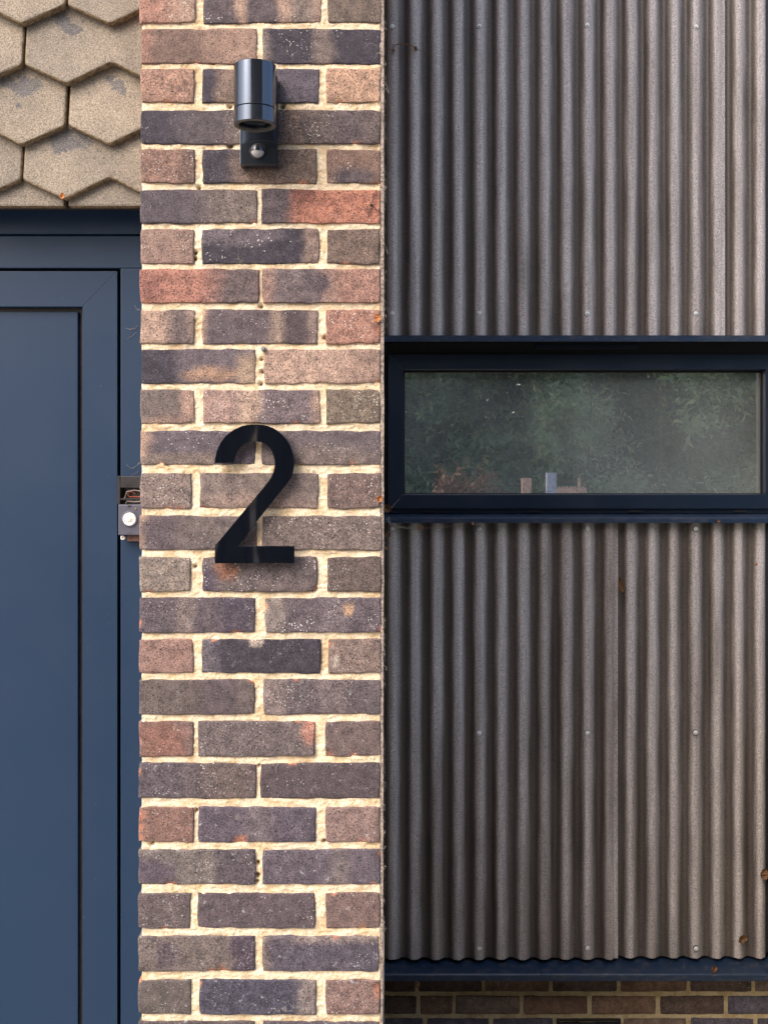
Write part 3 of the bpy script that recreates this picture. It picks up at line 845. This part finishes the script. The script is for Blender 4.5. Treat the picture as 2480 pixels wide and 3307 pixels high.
# ------------------------------------------------------------------ corrugated cladding
YS = 1.66          # mid-plane of the sheets
PITCH = 69.7 * (YS - CAM_Y) / F
CREST0 = WX(1547, YS - .010)
AMP = .0098
def sheet_mesh(x0, x1, z0, z1, dy=0.0, seed=0, th=.006, hold=None):
    n = int((x1 - x0) / PITCH * 32)
    xs = np.linspace(x0, x1, n + 1)
    nz = max(6, int((z1 - z0) / .03))
    zs = np.linspace(z0, z1, nz + 1)
    ph = (xs - CREST0) / PITCH * 2 * math.pi
    if hold is not None: ph = np.minimum(ph, hold * 2 * math.pi)   # the lapping edge rides on the crest below it
    cs = np.cos(ph)
    prof = -AMP * np.tanh(0.9 * cs) / math.tanh(0.9)
    X, Z = np.meshgrid(xs, zs, indexing='ij')
    wav = (fbm(X * 1.3, Z * 1.3, seed, 2) - .5) * .006 + (fbm(X * 9, Z * 3, seed + 3, 2) - .5) * .0006
    Y = YS + dy + prof[:, None] + wav
    Zf = Z.copy()
    Zf[:, 0] += (fbm(xs * 60, xs * 0, seed + 5, 3) - .5) * .004
    vs = np.concatenate([np.stack([X, Y, Zf], -1).reshape(-1, 3), np.stack([X, Y + th, Zf], -1).reshape(-1, 3)])
    N = X.size
    idx = np.arange(N).reshape(X.shape)
    f = np.stack([idx[:-1, :-1], idx[1:, :-1], idx[1:, 1:], idx[:-1, 1:]], -1).reshape(-1, 4)
    faces = f.tolist() + (f[:, ::-1] + N).tolist()
    def rim(line, flip=False):
        line = [int(i) for i in line]
        for a, b in zip(line[:-1], line[1:]):
            q = [a, a + N, b + N, b]
            faces.append(q[::-1] if flip else q)
    rim(idx[:, 0]); rim(idx[:, -1], True); rim(idx[0, :], True); rim(idx[-1, :])
    me = pymesh('sheet', vs.tolist(), faces)
    tr = np.clip((1 - np.cos(ph - .42)) * .5, 0, 1)  # shifted so the painted shade leans onto the left flanks
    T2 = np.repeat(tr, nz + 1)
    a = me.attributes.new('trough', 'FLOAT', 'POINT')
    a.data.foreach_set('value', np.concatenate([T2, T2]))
    me.polygons.foreach_set('use_smooth', [True] * len(me.polygons))
    me.set_sharp_from_angle(angle=R(60))
    return me

def screw_mesh():
    bm = bmesh.new()
    lathe(bm, [(.0086, .002), (.0086, -.0012), (.0078, -.0018), (.0046, -.0030), (.0046, -.0032)], (0, 0, 0), 'Y', 20)
    lathe(bm, [(.0040, -.0030), (.0040, -.0066), (.0032, -.0072)], (0, 0, 0), 'Y', 6)
    bm.faces.ensure_lookup_table(); k0 = len(bm.faces)
    lathe(bm, [(.0100, .004), (.0100, .0002), (.0092, -.0004)], (0, 0, 0), 'Y', 20)
    bm.faces.ensure_lookup_table()
    for f in bm.faces[k0:]: f.material_index = 1
    return bm_mesh('screw', bm)
SCREW = screw_mesh(); SCREW.materials.append(ZINC); SCREW.materials.append(RUBBER)
def screws(t, lst):
    for px, py in lst:
        k = round((WX(px, YS - .011) - CREST0) / PITCH)
        o = bpy.data.objects.new('screw', SCREW); COL.objects.link(o)
        o.parent = t
        o.location = Vector((CREST0 + k * PITCH + random.uniform(-.0015, .0015), YS - AMP - .0028, WZ(py, YS - .011))) - t.location
        o.rotation_euler = (random.uniform(-.12, .12), random.uniform(0, 1), random.uniform(-.12, .12))

XE = WX(2473, YS)      # end of the sheets
def cladding():
    t = empty('upper_cladding', (.6, YS, WZ(1090, YS)), 'grey corrugated sheet cladding above the strip window', 'cladding')
    top = 4.6
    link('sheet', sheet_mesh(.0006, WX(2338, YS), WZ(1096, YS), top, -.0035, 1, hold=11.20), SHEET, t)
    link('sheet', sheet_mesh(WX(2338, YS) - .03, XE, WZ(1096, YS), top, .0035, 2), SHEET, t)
    box('corner_post', XE + .001, XE + .10, YS + .006, 1.80, WZ(1086, YS), top, RUBBER, t, .001)
    box('backing_board', 0, XE + .09, 1.765, 1.80, WZ(1098, YS), top, DARK, t, 0)
    screws(t, [(1270, 86), (1547, 86), (1900, 83), (2248, 88), (1268, 1013), (1543, 1012), (1896, 1013), (2244, 1014)])
    t2 = empty('lower_cladding', (.6, YS, WZ(3090, YS)), 'grey corrugated sheet cladding below the strip window', 'cladding')
    zt = WZ(1684, YS)
    xo = CREST0 + PITCH * 6.42
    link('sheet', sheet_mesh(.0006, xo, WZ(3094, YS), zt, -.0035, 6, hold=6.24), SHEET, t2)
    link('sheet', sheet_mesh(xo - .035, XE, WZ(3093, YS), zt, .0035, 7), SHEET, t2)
    box('corner_post', XE + .001, XE + .10, YS + .006, 1.80, WZ(3080, YS), zt, RUBBER, t2, .001)
    box('backing_board', 0, XE + .09, 1.765, 1.80, .30, zt - .005, DARK, t2, 0)
    screws(t2, [(1266, 1707), (1546, 1708), (1897, 1706), (2251, 1707), (1547, 2367), (1901, 2368), (2247, 2366), (1548, 3062), (1903, 3062), (2247, 3063)])
cladding()

# ------------------------------------------------------------------ strip window
def window():
    Y = 1.72
    t = empty('strip_window', (.65, Y, WZ(1690, Y)), 'long navy framed strip window between the corrugated sheets', 'window')
    xr = WX(2522, Y)
    X = lambda p: WX(p, Y)
    Z = lambda p: WZ(p, Y)
    # head flashing: front lip, soffit, upstand
    hy = 1.632
    lip = [(hy, WZ(1083, hy)), (hy, WZ(1103, hy)), (hy + .003, WZ(1103, hy)), (hy + .003, WZ(1090, hy)), (1.735, WZ(1090, hy) + .004), (1.735, WZ(1083, hy) + .008)]
    prism('head_flashing', lip, .0006, xr + .06, NAVYD, t, .0006, 1, axis='X')
    box('head_packer', .001, xr + .05, 1.742, 1.80, Z(1144) + .001, WZ(1092, hy), RUBBER, t, .001)
    box('trickle_vent', X(1735), X(2060), 1.736, 1.7415, Z(1124), Z(1112), NAVY, t, .001)
    box('side_packer', .001, X(1253), 1.745, 1.80, Z(1656), Z(1144), DARK, t, 0)
    fr = bpy.data.objects.new('frame', None); COL.objects.link(fr); fr.parent = t; fr.location = (0, 0, 0)
    x0, x1, z0, z1 = X(1253), xr, Z(1643), Z(1144)
    a0, a1, b0, b1 = X(1301), X(2471), Z(1597), Z(1193)
    yb = 1.80
    g = .0001
    prism('top_rail', [(x0 + g, z1), (x1 - g, z1), (a1 - g, b1), (a0 + g, b1)], Y, yb, NAVY, fr, .0015)
    prism('bottom_rail', [(x0 + g, z0), (a0 + g, b0), (a1 - g, b0), (x1 - g, z0)], Y, yb, NAVY, fr, .0015)
    prism('side_stile', [(x0, z0 + g), (x0, z1 - g), (a0, b1 - g), (a0, b0 + g)], Y, yb, NAVY, fr, .0015)
    prism('side_stile', [(x1, z0 + g), (a1, b0 + g), (a1, b1 - g), (x1, z1 - g)], Y, yb, NAVY, fr, .0015)
    # glazing gasket
    bm = bmesh.new()
    ya, yg = 1.757, 1.768
    w = .007
    add_box(bm, a0, a0 + w, ya, yg, b0, b1); add_box(bm, a1 - w * .6, a1, ya, yg, b0, b1)
    add_box(bm, a0 + w, a1 - w * .6, ya, yg, b1 - w, b1); add_box(bm, a0 + w, a1 - w * .6, ya, yg, b0, b0 + w * .5)
    link('gasket', bm_mesh('gasket', bm), RUBBER, fr)
    # coated glass; a pale diffuse layer paints in the reflected grey veil
    M = Mat('coated_glass')
    veil = M.ramp(M.noise(2.2, 3, .5, vec=M.pos(off=(.4, .1, .7))), .3, .7, .17, .32)
    dif = M.n('BsdfDiffuse', Color=(.58, .64, .61))
    gl = M.n('BsdfGlossy', Color=(.97, .98, 1.0), Roughness=.0)
    tr = M.n('BsdfTransparent', Color=(.72, .80, .76))
    fres = M.n('Fresnel', IOR=1.5)
    k = M.math('ADD', M.math('MULTIPLY', fres.outputs[0], 1.6), .80)
    m1 = M.n('MixShader', Fac=k); M.t.links.new(tr.outputs[0], m1.inputs[1]); M.t.links.new(gl.outputs[0], m1.inputs[2])
    m2 = M.n('MixShader', Fac=veil); M.t.links.new(m1.outputs[0], m2.inputs[1]); M.t.links.new(dif.outputs[0], m2.inputs[2])
    M.surf(m2)
    me = pymesh('glass', [(a0, 1.769, b0), (a1, 1.769, b0), (a1, 1.769, b1), (a0, 1.769, b1)], [(0, 1, 2, 3)])
    link('glass', me, M.m, t)
    # drainage gap and sill
    box('drip_bar', .001, xr + .05, 1.733, 1.80, WZ(1657, 1.733), Z(1643.6), NAVY, t, .001)
    for px in (1385, 1720, 2053, 2390):
        box('drain_cover', X(px) - .02, X(px) + .02, 1.7275, 1.7325, Z(1655), Z(1648), RUBBER, t, .001)
    sy = 1.620
    sill = [(1.80, WZ(1656, 1.735) + .002), (sy + .003, WZ(1673, sy)), (sy, WZ(1675, sy)), (sy, WZ(1689, sy)), (sy + .004, WZ(1689, sy)), (sy + .004, WZ(1678, sy)), (1.80, WZ(1660, 1.735) - .002)]
    prism('sill', sill, .0006, xr + .06, NAVYD, t, .0008, 2, axis='X')
    return t
window()

def base_flashing():
    t0 = empty('base_flashing', (.6, 1.70, WZ(3168, 1.6)), 'folded navy metal flashing along the foot of the corrugated sheets', 'flashing')
    fy = 1.596
    prof = [(1.80, WZ(3085, 1.70) + .004), (1.70, WZ(3085, 1.70)), (fy + .004, WZ(3146, fy)), (fy, WZ(3150, fy)), (fy, WZ(3168, fy)), (fy + .004, WZ(3168, fy)), (fy + .004, WZ(3153, fy)), (1.70, WZ(3085, 1.70) - .005), (1.80, WZ(3085, 1.70) - .002)]
    xj = WX(1748, fy)
    prism('strip', prof, .0006, xj - .0004, NAVYD, t0, .001, 2, axis='X')
    prism('strip', prof, xj + .0004, XE + .12, NAVYD, t0, .001, 2, axis='X')
base_flashing()

# ------------------------------------------------------------------ low brick wall under the flashing
def low_wall():
    Y = 1.72
    t = empty('low_brick_wall', (.6, Y, 0), 'dark shaded brick wall under the navy flashing', 'brick wall')
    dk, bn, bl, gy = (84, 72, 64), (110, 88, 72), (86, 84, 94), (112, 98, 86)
    rows = [
        (3146, 3201, [(1130, 1340, dk), (1352, 1555, dk), (1567, 1772, bn), (1784, 1990, dk), (2004, 2214, bn), (2228, 2424, dk), (2437, 2560, gy)]),
        (3217, 3273, [(1238, 1344, dk), (1358, 1460, bn), (1472, 1677, gy), (1690, 1895, bn), (1910, 2115, bn), (2131, 2335, dk), (2350, 2560, bl)]),
        (3289, 3345, [(1130, 1366, bl), (1380, 1578, bl), (1592, 1784, bl), (2013, 2214, gy), (2229, 2430, bl), (2444, 2560, bl)]),
    ]
    seed = 9000
    for ya, yb, L in rows:
        for a, b, c in L:
            seed += 31
            x0 = max(WX(a, Y), .002)
            if WX(b, Y) - x0 < .02: continue
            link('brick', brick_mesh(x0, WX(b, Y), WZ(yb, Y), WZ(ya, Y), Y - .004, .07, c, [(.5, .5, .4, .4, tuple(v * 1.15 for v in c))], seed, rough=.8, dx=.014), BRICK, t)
    xs = np.linspace(.0, XE + .12, 170); zs = np.linspace(.0, WZ(3140, Y), 50)
    Xg, Zg = np.meshgrid(xs, zs, indexing='ij')
    Yg = Y + .002 + (fbm(Xg * 60, Zg * 60, 4, 3) - .5) * .006
    idx = np.arange(Xg.size).reshape(Xg.shape)
    f = np.stack([idx[:-1, :-1], idx[1:, :-1], idx[1:, 1:], idx[:-1, 1:]], -1).reshape(-1, 4).tolist()
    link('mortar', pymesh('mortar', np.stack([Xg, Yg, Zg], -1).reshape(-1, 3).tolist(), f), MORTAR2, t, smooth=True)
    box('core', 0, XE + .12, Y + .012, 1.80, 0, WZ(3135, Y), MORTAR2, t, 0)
    # black louvred air vent built into the wall
    v = empty('air_vent', (WX(1899, Y), Y, WZ(3345, Y)), 'black plastic air vent set into the low brick wall', 'vent')
    vb = mat_simple('vent_black', (.012, .012, .014), .3)
    x0, x1, z0, z1 = WX(1796, Y), WX(2002, Y), WZ(3350, Y), WZ(3289, Y)
    bm = bmesh.new()
    add_box(bm, x0, x1, Y - .008, Y + .004, z1 - .006, z1, .001); add_box(bm, x0, x1, Y - .008, Y + .004, z0, z0 + .006, .001)
    add_box(bm, x0, x0 + .006, Y - .0078, Y + .004, z0 + .006, z1 - .006); add_box(bm, x1 - .006, x1, Y - .0078, Y + .004, z0 + .006, z1 - .006)
    link('surround', bm_mesh('surround', bm), vb, v)
    for k in range(4):
        z = z1 - .012 - k * .013
        prism('slat', [(Y - .007, z - .008), (Y - .006, z - .008), (Y + .003, z), (Y + .002, z)], x0 + .006, x1 - .006, vb, v, 0, axis='X')
low_wall()

# ------------------------------------------------------------------ room behind the glass
def room():
    wallm = mat_simple('room_plaster', (.30, .32, .29), .9, var=.1, scale=5)
    bm = bmesh.new()
    x0, x1, y0, y1, z0, z1 = .0, 1.6, 1.801, 4.2, .4, 2.75
    th = .05
    add_box(bm, x0 - th, x1 + th, y1, y1 + th, z0, z1)
    add_box(bm, x0 - th, x0, y0, y1, z0, z1); add_box(bm, x1, x1 + th, y0, y1, z0, z1)
    add_box(bm, x0 - th, x1 + th, y0, y1 + th, z1, z1 + th); add_box(bm, x0 - th, x1 + th, y0, y1 + th, z0 - th, z0)
    tag(link('room_walls', bm_mesh('room_walls', bm), wallm), kind='structure', label='dim plastered room behind the strip window')
    Y = 1.82
    zs = WZ(1600, Y)
    shelf = box('inner_sill', .02, 1.58, 1.805, 2.05, zs - .02, zs, mat_simple('sill_board', (.30, .27, .22), .6), None, .001)
    tag(shelf, 'pale inner sill board behind the strip window glass', 'window sill')
room()

# ------------------------------------------------------------------ dry leaves and webs
def dry_leaf(name, p, size, mat, label, group=None, rot=0.0, curl=.5, seed=1, wide=.42):
    size *= .82
    n = 7
    rr = random.Random(seed)
    vs = []; fs = []
    for i in range(n + 1):
        u = i / n
        hw = math.sin(math.pi * min(1, u * .9 + .06)) ** .8 * wide * (1 + rr.uniform(-.25, .25))
        for j in range(5):
            v = (j - 2) / 2
            x = v * hw; z = u - .5
            y = -curl * (v * v * .3 + (u - .5) ** 2 * .6) + rr.uniform(-.07, .07)
            vs.append((x * size, y * size, z * size))
    for i in range(n):
        for j in range(4):
            a = i * 5 + j
            fs.append((a, a + 1, a + 6, a + 5))
    me = pymesh(name, vs, fs)
    me.materials.append(mat)
    o = bpy.data.objects.new(name, me); COL.objects.link(o)
    m = o.modifiers.new('thick', 'SOLIDIFY'); m.thickness = .0006
    o.location = p; o.rotation_euler = (rr.uniform(-.4, .4), rot, rr.uniform(-.5, .5))
    return tag(o, label, 'leaf', group or 'dry leaves caught on the wall')

YL = YS - .020
dry_leaf('dry_leaf', W(2466, 2822, YL), .044, DRY, 'curled tan dry leaf on cladding at the right edge', rot=.2, seed=2)
dry_leaf('dry_leaf', W(2392, 3030, YL), .040, DRY, 'crumpled brown dry leaf above the base flashing near the right corner', rot=1.2, seed=3, curl=.9)
dry_leaf('dry_leaf', W(2000, 1893, YL), .062, DRY, 'narrow brown dry leaf wedged at the lower sheet overlap', rot=-.1, seed=4, curl=.8, wide=.15)
dry_leaf('dry_leaf', W(2301, 3128, 1.600), .030, DRY, 'withered leaf scrap lying on the base flashing', rot=1.4, seed=5, curl=.9)
dry_leaf('dry_leaf', W(2441, 1822, YL), .012, DRYO, 'small rust coloured leaf on cladding right of the lower sheet', rot=.6, seed=6)
dry_leaf('dry_leaf', W(1361, 1704, YL), .022, DRYO, 'orange leaf hanging in a web under the window sill', rot=1.2, seed=7)
dry_leaf('dry_leaf', W(1526, 1691, 1.610), .014, DRYO, 'tiny orange leaf stuck to the middle of the sill edge', rot=.2, seed=8)
dry_leaf('dry_leaf', W(2320, 1683, 1.610), .014, DRY, 'tiny tan leaf stuck to the right part of the sill', rot=1.3, seed=9)
dry_leaf('dry_leaf', W(1252, 1640, 1.64), .035, DRY, 'pale dry leaf in the corner of window sill and pier', rot=-.5, seed=10)
dry_leaf('dry_leaf', W(1252, 1727, 1.62), .024, DRY, 'brown leaf clump beside the first screw under the sill', rot=.5, seed=11)
dry_leaf('dry_leaf', W(1251, 1769, 1.62), .016, DRYO, 'small orange leaf below the leaf clump beside the pier', rot=.7, seed=12)
dry_leaf('dry_leaf', W(1350, 3178, 1.590), .018, DRY, 'small dry leaf hanging under the left of the base flashing', rot=.5, seed=13)
dry_leaf('dry_leaf', W(1222, 1026, -.004), .020, DRYO, 'orange leaf scrap on the pier edge beside the window head', rot=.5, seed=14)
dry_leaf('dry_leaf', W(1225, 1611, -.004), .016, DRYO, 'orange leaf scrap on the pier edge beside the window sill', rot=.7, seed=15)
dry_leaf('dry_leaf', W(203, 632, .028), .014, DRYO, 'small orange leaf on the lowest hexagonal tile above door', rot=.4, seed=16)
dry_leaf('dry_leaf', W(1341, 158, YL), .020, DRY, 'withered tendril end high on the upper cladding near the pier', rot=.1, seed=17)
dry_leaf('dry_leaf', W(1270, 163, YL), .016, DRY, 'withered leaf bud high on the upper cladding next to pier', rot=-.3, seed=18)

def twig():
    bm = bmesh.new()
    P_ = [W(1268, 162, YL), W(1270, 147, YL), W(1290, 142, YL), W(1320, 143, YL), W(1335, 150, YL), W(1350, 160, YL), W(1375, 172, YL), W(1392, 180, YL)]
    tube(bm, P_, [.002, .002, .002, .002, .0018, .0012, .0008, .0006], 5)
    tag(link('dead_tendril', bm_mesh('dead_tendril', bm), DRY), 'thin dead tendril caught high on the upper cladding beside pier', 'twig')
    bm = bmesh.new()
    rr = random.Random(21)
    def strand(a, b, sag=.004, r=.0004):
        a, b = Vector(a), Vector(b)
        tube(bm, [a.lerp(b, k / 6) + Vector((0, 0, -sag * math.sin(math.pi * k / 6))) + Vector((rr.uniform(-1, 1), rr.uniform(-1, 1), rr.uniform(-1, 1))) * .0008 for k in range(7)], r, 3)
    c = W(1262, 1695, 1.615)
    strand(W(1248, 1675, 1.62), c, .0, .0012); strand(W(1255, 1668, 1.615), c, .002, .001)
    strand(c, W(1365, 1700, 1.62), .006, .0009); strand(c, W(1362, 1708, 1.625), .005, .0008); strand(W(1365, 1706, 1.62), W(1485, 1692, 1.62), .004, .0006)
    strand(c, W(1280, 1690, 1.615), 0, .001)
    strand(W(1246, 1660, 1.64), W(1290, 1610, 1.71), .0, .0005); strand(W(1256, 1655, 1.66), W(1275, 1625, 1.71), .0, .0005)
    for (a, b) in [((404, 1058), (440, 1062)), ((418, 1066), (446, 1052)), ((410, 1095), (440, 1074)), ((408, 1500), (428, 1512)), ((428, 1512), (452, 1494)), ((424, 1535), (452, 1520)), ((436, 985), (446, 1002)), ((446, 1002), (452, 996))]:
        strand(W(a[0], a[1], .1385), W(b[0], b[1], .1380), .0015, .00026)
    for (a, b) in [((905, 250), (950, 335)), ((748, 330), (722, 385))]:
        strand(W(a[0], a[1], -.012), W(b[0], b[1], -.0025), .002, .00015)
    tag(link('cobweb', bm_mesh('cobweb', bm), WEB), 'fine grey cobweb strands under the sill, beside the lamp and on the door jamb', 'cobweb', kind='stuff')
    # masonry nail left in a joint
    bm = bmesh.new()
    p = W(851, 1127, -.004)
    lathe(bm, [(.0042, .012), (.0046, -.003), (.0030, -.006), (.0001, -.0064)], tuple(p), 'Y', 10)
    tag(link('wall_plug', bm_mesh('wall_plug', bm), mat_simple('dull_lead', (.20, .20, .23), .6)), 'small grey plug stuck in the mortar above the numeral', 'plug')
    bm = bmesh.new()
    p = W(1199, 662, -.004)
    bmesh.ops.create_uvsphere(bm, u_segments=14, v_segments=10, radius=.0026, matrix=Matrix.Translation(p))
    for q in [(1217, 610), (1187, 702), (1229, 690)]:
        tube(bm, [p, p.lerp(W(q[0], q[1], -.002), .5) + Vector((0, -.002, 0)), W(q[0], q[1], -.0015)], [.0004, .0007, .0004], 5)
    tag(link('spider', bm_mesh('spider', bm), RUBBER), 'tiny black spider with long legs on the orange brick', 'spider')
twig()

# ------------------------------------------------------------------ hedge opposite the house (seen mirrored in the glass) and unseen shrubs added to shade the recess
LEAFM = [mat_leaf('laurel_leaf', (.055, .095, .050), (.11, .165, .09), (.24, .26, .12), .24),
         mat_leaf('willow_leaf', (.11, .165, .095), (.19, .25, .14), (.34, .34, .20), .26)]
TWIGM = mat_simple('bark', (.10, .075, .05), .9)
def foliage(x0, x1, y0, y1, z0, z1, nsprig, size, seed, per=10, thr=.40):
    rg = np.random.default_rng(seed)
    V = []; Fc = []
    b = 0
    pts = []
    while len(pts) < nsprig:
        n = nsprig * 2
        q = rg.uniform((x0, y0, z0), (x1, y1, z1), (n, 3))
        keep = fbm(q[:, 0] * 2.2 + q[:, 1], q[:, 2] * 2.2 + 5, seed, 3) > thr
        pts.extend(q[keep].tolist())
    pts = np.array(pts[:nsprig])
    up = rg.normal(0, .6, (nsprig, 3)) + np.array([0, .45, .5])
    up /= np.linalg.norm(up, axis=1)[:, None]
    def unit(v): return v / (np.linalg.norm(v, axis=-1, keepdims=True) + 1e-9)
    N = nsprig * per
    d = np.repeat(up, per, 0)
    a = np.repeat(unit(np.cross(up, rg.normal(0, 1, (nsprig, 3)))), per, 0)
    c = np.cross(d, a)
    L = np.repeat(size * rg.uniform(2.5, 5.0, nsprig), per)
    k = np.tile(np.arange(per), nsprig)
    ang = k * 2.4 + rg.uniform(-.3, .3, N)
    side = a * np.cos(ang)[:, None] + c * np.sin(ang)[:, None]
    o = np.repeat(pts, per, 0) + d * (L * (k + .5) / per)[:, None]
    ld = unit(side * .75 + d * .55 + rg.normal(0, .18, (N, 3)) + np.array([0, 0, -.12]))
    ls = (size * rg.uniform(.65, 1.25, N))[:, None]
    wd = unit(np.cross(ld, d)); nn = np.cross(wd, ld)
    w = ls * rg.uniform(.16, .27, N)[:, None]
    V = np.stack([o, o + ld * ls * .45 + wd * w + nn * w * .35, o + ld * ls - nn * ls * .12, o + ld * ls * .45 - wd * w + nn * w * .35], 1).reshape(-1, 3)
    ok = V.reshape(-1, 4, 3)[:, :, 0].min(1) > x0 - .04
    V = V.reshape(-1, 4, 3)[ok].reshape(-1, 3); N = int(ok.sum())
    q = np.arange(N)[:, None] * 4
    Fc = np.stack([q + np.array([0, 1, 2]), q + np.array([0, 2, 3])], 1).reshape(-1, 3)
    me = bpy.data.meshes.new('foliage')
    me.from_pydata(V.tolist(), [], Fc.tolist()); me.update()
    return me
def shrub(name, label, x0, x1, y0, y1, h, n, size, mat, seed, group='shrubs opposite the house', thr=.40, z0=.1):
    t = empty(name, ((x0 + x1) / 2, (y0 + y1) / 2, 0), label, 'shrub', group)
    link('foliage', foliage(x0, x1, y0, y1, z0, h, n, size, seed, thr=thr), mat, t)
    bm = bmesh.new()
    rr = random.Random(seed)
    for _ in range(9):
        x, y = rr.uniform(x0 * .8 + x1 * .2, x0 * .2 + x1 * .8), rr.uniform(y0 * .8 + y1 * .2, y0 * .2 + y1 * .8)
        p = [Vector((x, y, 0))]
        dx, dy = rr.uniform(-.15, .15) * (x1 - x0), rr.uniform(-.15, .15) * (y1 - y0)
        for k in range(1, 7):
            p.append(Vector((x + dx * k / 3 + rr.uniform(-.05, .05), y + dy * k / 6, h * .95 * k / 6)))
        tube(bm, p, [.022, .019, .016, .013, .010, .007, .004], 6)
    link('stems', bm_mesh('stems', bm), TWIGM, t)
shrub('laurel_shrub', 'dark laurel shrub opposite the house mirrored in left of the glass', -.8, 1.7, -6.0, -4.9, 3.3, 4600, .090, LEAFM[0], 31, thr=.50)
shrub('willow_shrub', 'pale leafy shrub opposite the house mirrored in middle of the glass', 1.4, 3.1, -5.9, -4.5, 3.3, 3800, .085, LEAFM[1], 32, thr=.50)
shrub('hazel_shrub', 'green shrub opposite the house mirrored in right of the glass', 2.8, 5.4, -6.1, -4.8, 3.3, 4600, .095, LEAFM[0], 33, thr=.50)
shrub('yew_hedge', 'dense dark hedge behind the shrubs opposite the house', -2.2, 6.2, -7.8, -6.2, 6.2, 17000, .13, mat_leaf('yew_leaf', (.018, .034, .018), (.035, .060, .030), (.06, .09, .045), .4), 35, thr=.0)
shrub('shade_shrub', 'unseen bushy evergreen added right of the corrugated wall to shade it', 1.36, 2.5, .95, 1.52, 1.35, 2600, .06, LEAFM[0], 34, 'added shade shrubs beside the house', thr=.2)  # added out of view to darken the lower right cladding
shrub('front_shade_shrub', 'unseen rounded evergreen added in front of the bushy one for shade', 1.15, 2.3, -.60, .84, 1.40, 4600, .05, LEAFM[0], 36, 'added shade shrubs beside the house', thr=.2)  # second added plant, out of view, blocks light from the front
REDLEAF = mat_leaf('copper_leaf', (.10, .045, .035), (.15, .065, .045), (.20, .11, .06), .5)
shrub('copper_shrub', 'narrow copper leaved shrub mirrored low in the left of the glass', .42, .80, -3.5, -3.2, 1.80, 620, .06, REDLEAF, 37, thr=.0)
# gate posts and a slatted panel across the way, mirrored low in the glass
def gate():
    wood = mat_simple('post_timber', (.46, .29, .20), .8, var=.3, scale=40)
    blue = mat_simple('post_blue_grey', (.34, .36, .44), .6, var=.2, scale=40)
    o = box('timber_post', 1.09, 1.165, -3.28, -3.205, 0, 1.865, wood, None, .006)
    tag(o, 'brown timber gate post mirrored low in the window glass', 'post')
    o = box('metal_post', 1.285, 1.362, -3.28, -3.205, 0, 1.908, blue, None, .004)
    tag(o, 'blue grey gate post mirrored low in the window glass', 'post')
    t = empty('slatted_panel', (1.45, -3.25, 0), 'low slatted timber panel beside the blue grey gate post', 'fence')
    for k in range(7):
        x = 1.375 + k * .032
        box('slat', x, x + .020, -3.25, -3.235, .05, 1.80 if k != 5 else 1.87, wood, t, .002)
    for z in (.4, 1.74): box('rail', 1.364, 1.60, -3.234, -3.21, z, z + .05, wood, t, .002)
gate()
